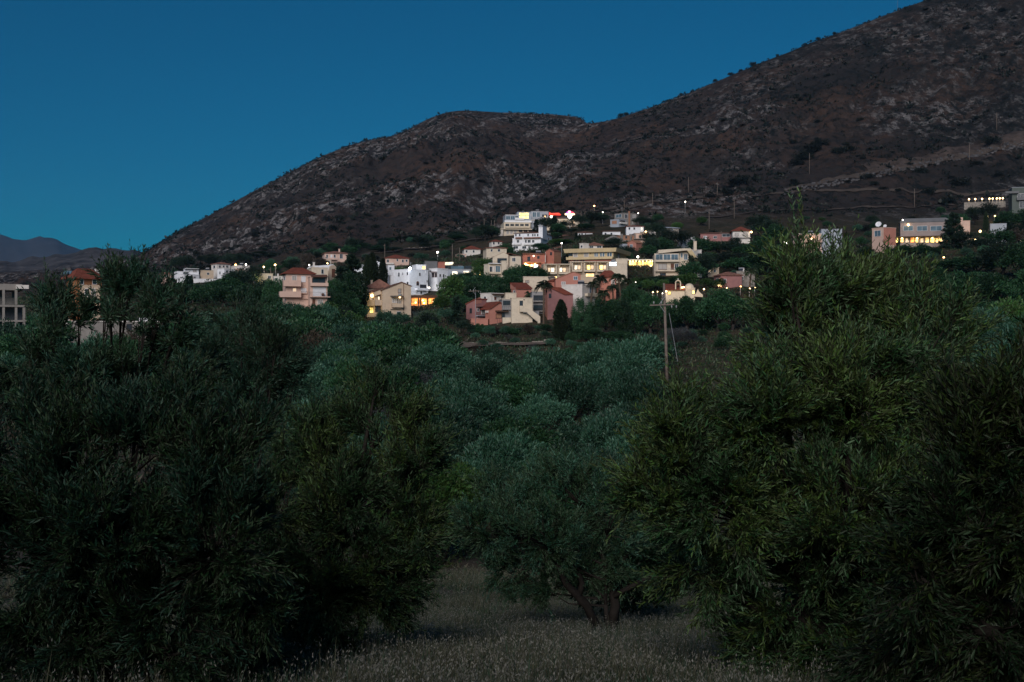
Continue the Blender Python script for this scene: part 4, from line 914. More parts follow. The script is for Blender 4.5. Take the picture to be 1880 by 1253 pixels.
# --- yellow apartment hotel
h = House('apartment_hotel', 'long yellow apartment building with deep roof fascia at the village centre', 335, 'hotel', 'the long yellow apartment building', bbox=(1036,446,1152,500))
b = Block(h, 1126, 1150, 463, 500, a=.95, pl=1044, m='yellow', cap=False)
mb = MB(); mb.prism(b.rect(b.zt+.003, 1.0), b.rect(b.zt+1.15, 1.3)); h.build(mb, 'roof', W['yellow'])
t = Block(h, 1071, 1081, 447.5, 457, D=343, a=.6, pl=1064, m='offwhite', skirt=2); t.win(1066.5, 451, 1069.5, 455, 'dark', face='L'); t2 = Block(h, 1080, 1106, 451, 457, D=346, a=.2, dep=6, m='offwhite', skirt=2, cap=False); t2.hip(7, 'roofp'); t2.win(1083,452,1089,455.5); t2.win(1096,452,1104,455.5)
for p, q, gg in ((1091.5,1094,'sky'),(1095,1097.5,'sky'),(1102,1105,'sky'),(1106.5,1109.5,'sky'),(1115,1118.5,'sky'),(1119.5,1123,'sky'),(1072.5,1080,'curtain'),(1053,1060,'curtain')): b.win(p, 464.5, q, 471.5 if gg == 'sky' else 472, gg, face='L', mull=False)
b.win(1044.5, 464, 1051, 470, 'dark', 'dark', 'L'); b.slab(1083.5, 465, 1085, 467, .08, 'brown', 'vent', 'L'); b.balcony(1126, 1041, 472.5, 477, 1.1, face='L')
b.slab(1045, 477.5, 1125, 480.6, .3, 'red', 'ground_floor_band', 'L'); b.post(1134.5, 458, 478, .4, .3, 'metal', part='flue'); b.win(1118, 480.5, 1132, 488, 'cool', face='L') if False else None
mb = MB(); b.R.poly(mb, [(1140,474),(1152.5,487),(1152.5,490),(1140,477)], .5, .6); h.build(mb, 'stair_parapet', W['yellow'])
for p in (1055, 1060, 1066, 1071): b.slab(p, 478, p+2.5, 481, .5, 'dark', 'door', 'L')
# --- balcony row in front
h = House('balcony_row', 'row of cream apartments with timber pergolas over lit balconies', 322, 'building', 'the pergola balcony row', bbox=(993,479,1152,513))
b = Block(h, 998, 1046.5, 486, 514, a=.06, pl=993.5, m='beige', cap=True, capm='cream'); c = Block(h, 1046.5, 1116, 481.5, 512, D=324, a=.06, dep=9, m='beige', cap=True, capm='cream'); d = Block(h, 1116, 1151, 485, 512, D=326, a=.12, dep=8, m='cream', cap=True)
for blk, p0, p1, y, gg in ((b, 1001, 1021, 487, 'white'), (b, 1025, 1045.5, 487, 'white'), (c, 1050, 1067.5, 482.5, 'white'), (c, 1072, 1092, 482.5, 'yellow'), (c, 1096, 1114.5, 482.5, 'yellow')):
    w = p1-p0; blk.canopy(p0, p1, y, 1.4, m='cream', beams=6); blk.slab(p0-1.2, y-1.6, p1+1.2, y-.2, 1.6, 'cream', 'lintel')
    lit0 = p0+w*.52 if gg == 'white' and blk is b and p0 < 1010 else p0+w*(.05 if blk is b else .28)
    blk.win(lit0, y+5, lit0+w*.30, y+12.5, gg, 'dark', door=True, mull=False); blk.win(lit0-w*.27 if lit0 > p0+w*.3 else lit0+w*.36, y+5, (lit0-w*.04) if lit0 > p0+w*.3 else lit0+w*.62, y+12.5, 'soft', 'dark', door=True, mull=False)
    blk.balcony(p0, p1, y+10.5, y+17, 1.4, m='cream', rail='dark'); blk.slab(p0, y+14.2, p1, y+17.2, 1.5, 'cream', 'parapet'); blk.post(p0+.6, y+1.2, y+17, 1.4, .3, 'cream', part='pier'); blk.post(p1-.6, y+1.2, y+17, 1.4, .3, 'cream', part='pier')
    point((p0+p1)/2, y+8, blk.D-1.2, 6, (1,.8,.5), .1)
d.win(1118.5, 481.5, 1131.5, 488.5, 'cool', 'wframe'); b.win(1018, 508, 1022, 512, 'warm'); c.win(1052, 503, 1064, 508, 'soft'); c.win(1076, 503, 1090, 508, 'warm')
d2 = Block(h, 1131, 1152, 476, 512, D=327, a=.12, dep=7, m='cream', cap=True)
# --- pink complex: right hand tall red house
h = House('tall_pink_house', 'tall mauve house, lit side coloured salmon, steep red roof, right of the cream stair house', 285, 'house', 'the tall mauve house', bbox=(998,525,1054,602))
b = Block(h, 1005.5, 1052, 539, 602, a=.20, pl=1000, m='mauve', cap=False)
mb = MB(); b.R.poly(mb, [(1005.5,539.2),(1005.5,531),(1013,533),(1036,542),(1036,545.5),(1052,545.5),(1052,539.2)], 9, .0) if False else b.R.poly(mb, [(1005.5,539),(1005.5,529),(1012,530),(1036.5,541.6),(1036.5,539)], 9, 0); h.build(mb, 'gable_wall', W['mauve'])
mb = MB(); b.R.poly(mb, [(1004.5,528.6),(1011,526.5),(1030,528.5),(1053,541),(1036.5,541.8),(1012,530.2)], 7, .35); h.build(mb, 'roof', W['roof'])
b.win(1008, 540, 1011.5, 547, 'dark', 'dark'); b.win(1006.5, 594, 1008.5, 597.5, 'dark', 'dark', mull=False)
mb = MB(); b.L.quad(mb, 1005.4, 530, 1000.2, 601, .04, .02); h.build(mb, 'side_wall', W['pink'])  # lit side: the light on it is put into a brighter plaster colour
b.chimney(1002.8, 527, 533, .9, 'pink', .5)
h = House('cream_stair_house', 'cream house with a diagonal outside stair down its front wall', 282, 'house', 'the cream stair house', bbox=(936,546,1000,606))
b = Block(h, 939, 977.5, 548, 608, a=.08, pl=937, m='cream', cap=True)
b.win(954.5, 553, 959.5, 561.5, 'dark', 'dark', door=True, mull=False)
mb = MB(); b.R.poly(mb, [(954.5,564),(960,564.5),(966,566),(978.5,572),(991,581.5),(991,603),(986.5,603),(986.5,591.5),(976,583),(966.5,573.5),(955,573)], -.0+.15, 1.3); h.build(mb, 'stair_parapet', W['cream'])
mb = MB()
for i in range(12):
    x = 960+i*2.2; y = 573+max(0, i-2)*1.75; b.R.quad(mb, x, y, x+2.2, y+2, 1.14, .02)
h.build(mb, 'stairs', W['concrete']); b.slab(953.5, 562, 960.5, 573, 1.28, 'cream'); b.slab(961, 550, 963.5, 551.5, .12, 'dark', part='wall_lamp')
mb = MB(); b.R.quad(mb, 977.6, 571, 991, 604, -2.2, 6); h.build(mb, 'side_wing', W['grey'])
mb = MB(); b.R.poly(mb, [(978,548.4),(978.5,548.4),(978.5,572),(978,572)], 6, 0); h.build(mb, 'edge_pier', W['cream'])
h = House('balcony_house', 'shaded grey balcony house between the cream stair house and tall mauve house', 290, 'house', bbox=(977,536,1001,602))
b = Block(h, 976.5, 1001, 537, 604, a=.08, dep=8, m='grey', cap=True)
for y in (543, 561, 579): b.win(980, y, 996, y+8, 'dark', 'dark'); b.balcony(978, 1000, y+5.5, y+12, .9, m='concrete', rail='dark')
# left half of the complex
h = House('salmon_terrace_house', 'salmon terraced house with sloping red roof and cream round balcony', 283, 'house', 'the salmon terraced house', bbox=(888,551,938,604))
b = Block(h, 899.5, 921.5, 566, 606, a=.22, pl=891, m='pink', cap=False)
mb = MB(); b.R.poly(mb, [(899.5,566.2),(899.5,566),(916.5,556),(921.5,560),(921.5,566.2)], 7.5, 0); h.build(mb, 'gable_wall', W['pink'])
mb = MB(); b.R.poly(mb, [(898.3,568.2),(898.3,565.8),(916,553.5),(921.8,557.5),(921.8,559.5),(916.5,556)], 8.3, .35); h.build(mb, 'roof', W['roof'])
mb = MB(); b.R.poly(mb, [(889,568),(906,553),(917,552.3),(899.3,566)], 5, -2.0) if False else None
c = Block(h, 921.5, 938, 550, 606, D=284, a=.10, dep=8, m='grey', cap=True, capm='cream')
c.win(924, 553, 936.5, 560, 'dark', 'dark'); c.balcony(922, 937.5, 562.5, 569, .7, m='grey', rail='dark'); c.canopy(909, 933, 571.5, 1.3, m='wood', drop=.25); c.win(922, 576, 926.5, 583.5, 'dark', 'dark'); b.win(911, 577, 920.5, 584, 'terr', 'wood', mull=False)
c.balcony(922, 937, 583.5, 596.5, 1.2, m='cream'); b.balcony(909.5, 922, 585, 596.5, 1.25, m='cream', rail='dark'); b.slab(893, 571, 897, 574.5, .4, 'offwhite', 'air_conditioner', 'L'); b.lamp(912, 604, .12, 'warm')
h = House('salmon_side_house', 'salmon side house with red roof at the left end of the pink complex', 287, 'house', 'the salmon side house', bbox=(855,546,898,598))
b = Block(h, 873, 893, 559, 598, a=.62, pl=856, m='mauve', cap=False)
mb = MB(); b.L.poly(mb, [(873,560.5),(873,549),(882,549),(884,549),(856,560.5)], 6, .0) if False else None
b.gable([(856,559.5),(873,551),(873.2,550.8)], 'roof', face='L', th=.25, over=.2)
mb = MB(); b.R.poly(mb, [(872.5,551.5),(881.5,546.5),(884,549),(884,556),(873,559.2)], .3, .05); h.build(mb, 'gable_end', W['pink'])
b.win(863, 567, 866, 575, 'dark', 'dark', 'L'); b.canopy(874.5, 892, 564.5, 1.0, m='wood'); b.win(876, 567, 879, 572, 'dark', 'wframe'); b.win(884, 571, 890, 577, 'curtain', 'wframe'); b.balcony(874, 893, 575, 581, .8, m='bluegrey', rail='metal'); b.win(876, 585, 881, 590, 'dark'); b.win(888, 583, 892, 594, 'brown', 'brown', mull=False)
c = Block(h, 865, 896, 586, 600, D=282, a=.08, dep=3, m='pink', cap=True)
h = House('white_block_house', 'pale block house with roof slab and pergola over a door, in the pink complex', 293, 'house', bbox=(881,538,949,562))
b = Block(h, 901, 928, 539, 575, a=.5, pl=882, m='offwhite', cap=True); c = Block(h, 928, 948, 539, 560, D=292, a=.1, dep=7, m='cream', cap=True); b.win(889, 545, 892.5, 551, 'dark', face='L'); b.win(907, 545, 911.5, 551.5, 'brown', door=True); b.win(919.5, 544, 923.5, 548.5, 'dark'); b.canopy(903, 926, 541, 1.1, m='wood', drop=.2); b.mast(950.3, 527, 540, 1, arms=False)
h = House('red_roof_house', 'small salmon house with square red roof above the cream stair house', 300, 'house', bbox=(936,516,978,548))
b = Block(h, 948, 976, 529, 555, a=.12, pl=938, m='pink', cap=False)
mb = MB(); b.R.poly(mb, [(947,529.3),(947,518),(975,518),(976.5,529.3)], 6, .35) if False else mb.prism([b.R.pt(946.8,529.5,.45), b.R.pt(976.6,529.5,.45), b.R.pt(976.6,531,.45), b.R.pt(946.8,531,.45)], [b.R.pt(946.8,518,-4), b.R.pt(976.6,518,-4), b.R.pt(976.6,519.5,-4), b.R.pt(946.8,519.5,-4)]); h.build(mb, 'roof', W['roof'])
mb = MB(); mb.prism([b.R.pt(947.2,530.4,-.05), b.R.pt(947.2,519.4,-3.9), b.R.pt(947.2,530.4,-3.9)], [b.R.pt(948.2,530.4,-.05), b.R.pt(948.2,519.4,-3.9), b.R.pt(948.2,530.4,-3.9)]); h.build(mb, 'gable_wall', W['pink'])
b.win(943, 534, 945.5, 538, 'dark', face='L')
h = House('cream_block', 'plain cream block with small red window behind the fan palm', 308, 'house', bbox=(959,507,1012,540))
b = Block(h, 961, 1010, 509, 545, a=.06, pl=959.5, m='cream', cap=True); b.win(965, 515.5, 971, 519.5, 'curtain', 'brown'); b.canopy(1006, 1020, 509.5, 1.2, m='awning', drop=.4); c = Block(h, 1008, 1030, 517, 545, D=304, a=.1, dep=6, m='red', cap=False); c.hip(5, 'roof')
h = House('salmon_gable_house', 'salmon house with wide low gable below the pergola balcony row', 300, 'house', 'the wide salmon gable', bbox=(1018,498,1068,530))
b = Block(h, 1020, 1066, 513, 545, a=.08, dep=8, m='pink', cap=False); b.gable([(1020,512.5),(1052,499.8),(1066,504)], 'terr', th=.14, over=.2); b.win(1053.5, 508, 1060, 514, 'sky', 'wframe'); b.win(1031, 518, 1038, 523.5, 'curtain', 'wframe')
h = House('flat_roof_annex', 'long pale flat-roofed annex with a blue door beside the palms', 292, 'house', bbox=(1030,520,1096,548))
b = Block(h, 1069, 1093, 523, 556, a=.12, pl=1031, m='offwhite', cap=True); b.win(1082, 528, 1088, 541, 'blue', 'wframe', door=True); b.canopy(1074, 1094, 524, .9, m='offwhite', th=.15); b.balcony(1074, 1093, 539, 545, .8, m='cream'); 
h = House('pink_roof_house', 'pink house with broad dull red roof among the palms', 305, 'house', 'the pink house among the palms', bbox=(1096,496,1138,530))
b = Block(h, 1104.5, 1131, 509, 540, a=.12, pl=1101, m='pink', cap=False); b.hip(12, 'roof', over=.7, frac=.6); b.win(1122.5, 514, 1128, 524, 'curtain', 'wframe'); b.win(1109, 513, 1113, 519); point(1128, 533, 302, 60, (1,.6,.25)); point(1092, 519, 303, 40, (1,.6,.25)); b2 = Block(h, 1099, 1108, 530, 548, D=302, a=.1, dep=5, m='pink')
# --- middle cluster up the hill
h = House('modern_villa', 'boxy grey-beige villa with balconies standing alone above the village', 500, 'house', 'the boxy hilltop villa', bbox=(1119,389,1171,418))
b = Block(h, 1144, 1169, 391.5, 418, a=.45, pl=1128, m='concrete', cap=True); c = Block(h, 1136, 1150, 403, 418, D=497, a=.4, pl=1120.5, m='bluegrey', cap=True)
b.win(1137.5, 394, 1147, 400, 'sky', face='L') if False else b.win(1131, 394, 1141, 399.5, 'sky', face='L'); b.win(1162, 395, 1166, 400, 'curtain'); b.win(1147, 394, 1152, 401, 'dark'); c.win(1124, 406, 1132, 411, 'terr', 'terr', 'L'); c.win(1139, 405.5, 1147, 411, 'dark', 'brown'); b.win(1161.5, 406, 1166, 411, 'curtain'); b.post(1155, 388, 417, .3, .5, 'terr', part='flue'); c.balcony(1137, 1149, 408.5, 412, .9, m='offwhite'); b.balcony(1158, 1169.5, 402, 404.5, .9, rail='metal'); b.mast(1147, 378, 391, 2, arms=False); b.mast(1167.5, 388, 391, 2); b.slab(1120, 413, 1137, 416, .6, 'concrete', 'terrace', 'L')
b = simple('white_bungalow', 'white bungalow with brown roof left of the tiled house row', 455, (1105,423,1139,438), 'white', a=.15, pl=.05, roof='r', hp=2.5, roofm='roofb', wins=[(1121,428,1124,433),(1110,428,1113,433)])
b = simple('white_bungalow', 'white bungalow with red roof in the middle of the hillside row', 462, (1148,413.5,1182,427), 'white', a=.15, pl=.05, roof='r', hp=3, wins=[(1163,418,1166,422),(1177,418,1179,423,'white'),(1154,418,1157,422)]); b.lamp(1184, 427, .3, 'white'); point(1184, 428, 457, 60, (1,.85,.6))
b = simple('white_bungalow', 'small low white bungalow right of the neon sign pole', 470, (1061,424,1088,435), 'white', a=.1, roof='r', hp=4, roofm='roofb', wins=[(1067,429,1070,433),(1074,429,1076,433)])
b = simple('white_bungalow', 'low white bungalow left of the neon sign pole', 478, (1026,430,1056,440), 'white', a=.1, roof='r', hp=4, roofm='roofb', wins=[(1040,435,1043,438)])
h = House('stone_terrace_house', 'rambling brown stone house with terraces and small dark windows', 430, 'house', 'the rambling stone house', bbox=(1112,426,1193,456))
b = Block(h, 1142, 1165, 433, 456, a=.3, pl=1128, m='terr', cap=True); c = Block(h, 1165, 1192, 429, 450, D=433, a=.2, dep=8, m='pinkb', cap=True, capm='stone'); d = Block(h, 1125, 1140, 439.5, 458, D=428, a=.4, pl=1113, m='bluegrey', cap=False); d.hip(8, 'concrete')
b.win(1148, 434, 1151, 438, 'dark', 'stone'); b.win(1157, 432+3, 1160, 441, 'dark', 'stone'); c.win(1173, 432, 1177, 437, 'dark', 'stone'); b.slab(1144, 442, 1165, 444, 1.0, 'stone', 'terrace'); c.slab(1163, 438.5, 1193, 440, 1.2, 'stone', 'terrace'); c.slab(1175, 426, 1192, 429, .2, 'stone', 'parapet'); d.win(1115, 443, 1118, 448, face='L'); d.win(1128, 443, 1131, 449); c.lamp(1185, 426.5, .38, 'warm', .8); point(1185, 427, 428, 60, (1,.75,.45))
for p in (1142, 1157.5, 1166): b.post(p, 430, 455, .15, .6, 'concrete', part='pier')
h = House('pink_tower_house', 'narrow two-storey pink house with two white framed windows on the hillside', 402, 'house', 'the narrow pink house', bbox=(1144,439,1181,472))
b = Block(h, 1168, 1180, 446, 473, a=.75, pl=1152, m='pink', cap=False); b.gable([(1168,446),(1161,441.5),(1152,446.5)], 'terr', face='L', th=.15, over=.25); b.win(1157, 449.5, 1161.5, 455, 'sky', face='L'); b.win(1159.5, 462.5, 1164, 467, 'dark', face='L'); c = Block(h, 1143, 1153, 449, 466, D=405, a=.2, dep=6, m='bluegrey')
# --- lit restaurant terrace
h = House('lit_restaurant', 'golden lit restaurant terrace at the centre right of the village', 365, 'restaurant', 'the golden lit terrace', bbox=(1152,474,1203,500))
b = Block(h, 1153, 1202, 489, 512, a=.03, dep=6, m='stone', cap=True)
mb = MB(); b.R.quad(mb, 1154, 479, 1201, 488.5, -5, 5.2); h.build(mb, 'back_wall', W['yellow']); mb = MB(); b.R.quad(mb, 1152, 476.5, 1203, 478.6, .5, 6.5); h.build(mb, 'roof', W['offwhite'])
for i, p in enumerate((1155, 1160.5, 1166, 1172, 1178, 1184, 1190, 1196)): b.win(p, 480.5+(i % 3)*.4, p+4.6, 487.5, 'yellow', 'wood', mull=False)
for p in (1153, 1169, 1186, 1201.5): b.post(p, 478.6, 489, .3, .3, 'wood', part='column')
for p in (1157, 1162, 1168, 1174, 1180, 1187, 1194, 1198): b.lamp(p, 480, .18, 'yellow', .2)
for p, y in ((1175.5, 492), (1185.5, 492), (1194, 490)): b.lamp(p, y, .36, 'warm', 2.0); point(p, y, 361.5, 60, (1,.75,.4), .3)
point(1165, 483, 363.5, 60, (1,.72,.2)); point(1190, 483, 363.5, 60, (1,.72,.2)); b.lamp(1171, 472, .38, 'white', 0)
mb = MB(); b.R.poly(mb, [(1154,499),(1171,488),(1171,491),(1154,502)], .4, 2.2); h.build(mb, 'stair_wall', W['cream']); b.slab(1181, 499, 1193, 508, 1.5, 'offwhite', 'planter_wall'); b.slab(1168, 499, 1174, 510, 1.5, 'white', 'gate_pier')
# --- cream glazed house on the right
h = House('glazed_house', 'cream house with glazed upper veranda and chimney right of the golden terrace', 338, 'house', 'the glazed veranda house', bbox=(1199,442,1289,512))
b = Block(h, 1202, 1246, 466, 514, a=.06, dep=10, m='cream', cap=False); c = Block(h, 1246, 1264, 461, 505, D=339, a=.06, dep=10, m='cream', cap=False, part='wall')
mb = MB(); b.R.poly(mb, [(1208.5,466),(1208.5,459.6),(1258,456.6),(1268,457),(1268,461),(1258,460.4)], 9, .6); h.build(mb, 'roof', W['cream'])
mb = MB(); b.R.poly(mb, [(1258,457),(1268,457),(1285,482),(1285,486),(1280,486),(1263,463)], 9, .55); h.build(mb, 'sloping_roof', W['yellow'])
d = Block(h, 1270, 1288, 460, 492, D=344, a=.1, dep=6, m='offwhite', cap=True); d.win(1281, 466, 1287, 484, 'dark', 'dark')
for i in range(3): b.win(1204.5+14*i, 467.5, 1216.5+14*i, 477.5, 'sky', 'wframe')
c.win(1250, 465, 1253, 473, 'sky'); c.win(1256, 467, 1262, 477, 'sky'); d.win(1266, 467, 1268, 472, 'dark') if False else None
b.slab(1199.5, 478.5, 1247, 481.5, 1.2, 'cream', 'balcony'); b.balcony(1202, 1247, 474.5, 479, 1.1, m='cream', rail='dark'); b.win(1209, 485, 1224, 495, 'curtain', 'brown'); b.win(1232, 484.5, 1237, 495, 'brown', 'brown', door=True, mull=False); b.win(1239, 485, 1245, 495, 'dark'); b.balcony(1201, 1247, 493, 499, 1.2, m='cream', rail='metal'); b.win(1212, 502, 1222, 508, 'dark', 'brown'); b.slab(1209, 506.5, 1246, 510, 1.0, 'wood', 'pergola')
c.chimney(1277, 443, 460, .9, 'cream', 1.5); b.mast(1262.5, 439, 457, 2); b.mast(1254.5, 448, 457, 2, arms=False); b.post(1202, 466, 512, 1.2, .25, 'cream', part='pier'); point(1236, 503, 335.5, 14, (1,.6,.3), .1)
# --- blue grey flat roof and hillside houses on the right
h = House('shed', 'low shed with a wide bluish flat roof in the hillside trees', 440, 'shed', 'the blue-roofed shed', bbox=(1211,412,1248,426)); b = Block(h, 1221, 1246, 419, 428, a=.3, pl=1212, m='stone', cap=False)
mb = MB(); mb.prism(b.rect(b.zt+.01, .5), [(x, y, z+(1.0 if i > 1 else .12)) for i, (x, y, z) in enumerate(b.rect(b.zt+.01, .5))]); h.build(mb, 'roof', W['bluegrey']); b.win(1232, 421, 1236, 425)
h = House('hip_roof_house', 'house with pointed red hip roof and lamp on the right hillside', 440, 'house', 'the pointed red-roofed house', bbox=(1340,415,1381,442))
b = Block(h, 1345, 1377, 425, 444, a=.1, dep=6, m='offwhite', cap=False); b.hip(9, 'roof', over=.7); b.win(1348.5, 428, 1357, 434, 'curtain'); b.win(1363.5, 427, 1372.5, 434, 'curtain'); b.balcony(1345, 1378, 433.5, 437, 1.0, rail='dark'); b.lamp(1379.3, 426.5, .38, 'warm', .3); point(1379, 427, 437, 50, (1,.8,.5))
b = simple('low_house', 'low house with dark veranda left of the pointed red roof', 448, (1286,426,1344,442), 'mauve', a=.05, roof='r', hp=3.5, roofm='roofb', wins=[(1292,434,1298,439,'shut'),(1310,434,1316,438),(1326,430,1340,435)])
b = simple('stone_cottage', 'small pale cottage between the boxy hilltop villa and the blue-roofed shed', 470, (1183,424,1204,436), 'offwhite', a=.2, pl=.2, wins=[(1189,428,1192,432),(1196,428,1199,432)])
b = simple('white_cottage', 'little white cottage at the left foot of the stepped hotel', 480, (898,440,922,452), 'offwhite', a=.2, pl=.2, roof='r', hp=4, wins=[(905,445,908,449),(914,445,917,449)])
b = simple('pale_cottage', 'small pale cottage under the white villa with ochre awnings', 425, (1018,438+14,1042,466), 'offwhite', a=.15, roof='r', hp=4, roofm='roofp', wins=[(1024,458,1027,462),(1033,458,1036,462,'soft')])
b = simple('white_cottage', 'white flat-roofed cottage above the trees right of the golden terrace', 410, (1250,436,1276,449), 'white', a=.15, wins=[(1256,440,1259,444),(1266,440,1270,445)])
b = simple('beige_cottage', 'beige flat cottage peeping over trees left of the grey stone house', 345, (1296,492,1320,506), 'beige', a=.1, wins=[(1301,496,1305,501,'soft'),(1311,496,1314,500)])
b = simple('beige_house', 'beige house with two dark windows above the cream gabled house', 400, (893,448+4,930,466), 'cream', a=.15, roof='r', hp=4, roofm='roofp', wins=[(901,458,904,462),(914,458,918,462)])
b = simple('white_house', 'white house with blue glazing just right of the half hidden white house', 352, (712,488,724,500), 'white', a=.1, wins=[(715,491,718,496,'sky')])
# --- chapel
h = House('chapel', 'small chapel with bell arch, dome and red roof glowing with warm lights', 300, 'chapel', 'the lit chapel', bbox=(1219,512,1284,546))
b = Block(h, 1221, 1257, 532, 552, a=.06, dep=7, m='cream', cap=False)
mb = MB(); mb.prism([b.R.pt(1219.5,532.5,.5), b.R.pt(1258,532.5,.5), b.R.pt(1258,533.5,.5), b.R.pt(1219.5,533.5,.5)], [b.R.pt(1222,520.5,-3.5), b.R.pt(1256,520.5,-3.5), b.R.pt(1256,521.8,-3.5), b.R.pt(1222,521.8,-3.5)]); h.build(mb, 'roof', W['roof'])
mb = MB(); 
for i in range(10):
    t0, t1 = math.pi*i/10, math.pi*(i+1)/10; cx, cy, r0, r1 = 1244.5, 520, 3.6, 5.4
    b.R.poly(mb, [(cx-r0*math.cos(t0), cy-r0*math.sin(t0)), (cx-r1*math.cos(t0), cy-r1*math.sin(t0)), (cx-r1*math.cos(t1), cy-r1*math.sin(t1)), (cx-r0*math.cos(t1), cy-r0*math.sin(t1))], .5, .9)
b.R.quad(mb, 1239.1, 520, 1240.9, 532, .9, -.4); b.R.quad(mb, 1248.1, 520, 1249.9, 532, .9, -.4); h.build(mb, 'bell_arch', W['cream'])
mb = MB(); p = b.R.pt(1244.5, 522.5, .6); mb.ball(p, .3, 8, 5, 1.2); h.build(mb, 'bell', W['brown']); mb = MB(); b.R.quad(mb, 1244.1, 511.8, 1244.9, 514.6, .75, -.65); b.R.quad(mb, 1243.2, 512.6, 1245.8, 513.2, .74, -.66); h.build(mb, 'cross', W['wframe'])
mb = MB(); p = b.R.pt(1267, 530, -2.5); mb.ball(p, 1.35, 14, 8, 1.1); h.build(mb, 'dome', W['cream']); c = Block(h, 1257.5, 1276, 530, 552, D=301, a=.06, dep=6, m='cream', cap=True); 
mb = MB(); c.R.poly(mb, [(1274,545),(1279,536),(1281,531),(1283,536),(1290,542),(1290,546)], .5, .8); h.build(mb, 'boundary_wall', W['cream'])
for p, y in ((1252, 528.5), (1255, 528), (1223, 535.5), (1292, 531.5)): b.lamp(p, y, .22, 'warm', .6)
b.win(1226.5, 536, 1231, 541, 'yellow', 'wood'); c.win(1271, 534, 1275, 540, 'warm', 'wood')
point(1253, 529, 297, 45, (1,.72,.3)); point(1229, 538, 297, 40, (1,.68,.25)); point(1273, 538, 297, 35, (1,.68,.25)); point(1290, 534, 297, 30, (1,.7,.4))
h = House('stone_house', 'grey stone house with pantile roof behind the thick trunked palm', 320, 'house', 'the grey stone house', bbox=(1309,496,1390,526))
b = Block(h, 1323, 1362, 506, 530, a=.12, pl=1311, m='mauve', cap=False); b.hip(7, 'roofp'); c = Block(h, 1352, 1386, 499, 528, D=324, a=.1, dep=7, m='stone', cap=True); c.win(1358, 508, 1364, 514); b.win(1329, 513, 1333, 519); b.win(1316, 512, 1320, 517, 'sky', face='L'); b.lamp(1319, 524.5, .38, 'warm', .6); b.lamp(1322, 524.5, .3, 'warm', .6); point(1320, 525, 316, 60, (1,.75,.45)); mb = MB(); c.R.poly(mb, [(1363,499.5),(1365.5,492),(1368,499.5)], .5, .1); h.build(mb, 'pinnacle', W['offwhite'])
# --- right side behind the big olive
h = House('balcony_villa', 'white balconied villa behind the top of the big right olive', 375, 'house', bbox=(1454,420,1549,492))
b = Block(h, 1464, 1508, 430, 494, a=.1, pl=1456, m='pinkb', cap=True, capm='offwhite'); c = Block(h, 1508, 1546, 422, 494, D=377, a=.1, dep=8, m='bluegrey', cap=True); b.mast(1471.5, 418, 446, -1.2, arms=False)
b.balcony(1464, 1508, 441, 446, 1.2, m='pinkb'); b.win(1478, 449, 1484, 459, 'sky'); b.win(1488, 449, 1498, 458, 'curtain'); b.balcony(1464, 1508, 458, 466, 1.2, m='pinkb'); b.win(1470, 470, 1480, 482, 'dark'); c.win(1520, 428, 1526, 436); b.lamp(1490, 440, .4, 'warm', .6); b.lamp(1469, 489, .35, 'warm', .8); b.lamp(1474, 489, .35, 'yellow', .8); point(1490, 440, 371, 90, (1,.75,.4)); point(1470, 487, 371, 60, (1,.7,.3))
h = House('dish_house', 'salmon block with a big white satellite dish on its roof', 392, 'building', 'the salmon dish house', bbox=(1600,408,1646,450))
b = Block(h, 1622, 1645, 418, 455, a=.7, pl=1601, m='pinkb', cap=True); b.win(1606, 424, 1617, 434, 'sky', 'wframe', 'L'); mb = MB(); b.R.quad(mb, 1622.3, 418.7, 1644.7, 450, .03, .02); h.build(mb, 'end_wall', W['pink'])
def dish(px, py, r, inn):
    mb = MB(); p = b.L.pt(px, py, -inn); n = Vector((-.5, -.75, .45)).normalized(); u = n.cross(Vector((0, 0, 1))).normalized(); v = u.cross(n)
    B0 = len(mb.v); mb.v.append(tuple(p-n*r*.3)); K = 16
    for rr, dd in ((.55, .2), (1, 0)):
        for k in range(K): t = 2*math.pi*k/K; mb.v.append(tuple(p+(u*math.cos(t)+v*math.sin(t))*r*rr-n*r*.3*(1-rr**2)))
    for k in range(K): mb.f.append((B0, B0+1+k, B0+1+(k+1) % K)); mb.f.append((B0+1+k, B0+1+K+k, B0+1+K+(k+1) % K, B0+1+(k+1) % K))
    mb.tube([p-n*r*.3, p+Vector((0, .3, -r*1.5))], [.06, .06], 6); mb.tube([p-n*r*.3, p+n*r*.6], [.04, .04], 5); h.build(mb, 'satellite_dish', W['white'])
dish(1607, 411.5, 1.05, 1.5); dish(1621, 415, .6, 1.0)
h = House('hillside_hotel', 'long grey-pink hotel with blue windows above a row of golden lit arches', 402, 'hotel', 'the long right hotel', bbox=(1648,402,1786,452))
b = Block(h, 1653, 1745, 410, 455, a=-.0+.04, dep=9, m='mauve', cap=True, capm='grey', pl=None)
W['hotelgrey'] = mat('hotel_render', (.30,.25,.24), var=.08, stain=(.24,.2,.2)); b.wall.data.materials[0] = W['hotelgrey']
c = Block(h, 1745, 1781, 407, 455, D=400, a=.06, dep=9, m='pinkb', cap=True); mb = MB(); c.R.quad(mb, 1757, 399, 1768, 406.6, -1, 3); h.build(mb, 'roof_tower', W['pinkb']); mb = MB(); mb.prism(b.rect(b.zt+.17, .3), [(x, y+.5, z+1.5) for x, y, z in b.rect(b.zt+.17, -1.2)]); h.build(mb, 'roof', W['dgrey'])
for p0, p1 in ((1659, 1676), (1684, 1702), (1708.5, 1729), (1733, 1744)): b.win(p0, 415.5, p1, 424, 'sky', 'wframe')
b.lamp(1667.5, 413.5, .42, 'warm', .5); point(1667, 414, 398.5, 40, (1,.75,.35)); b.slab(1640, 434.5, 1748, 436, 2.2, 'wood', 'canopy')
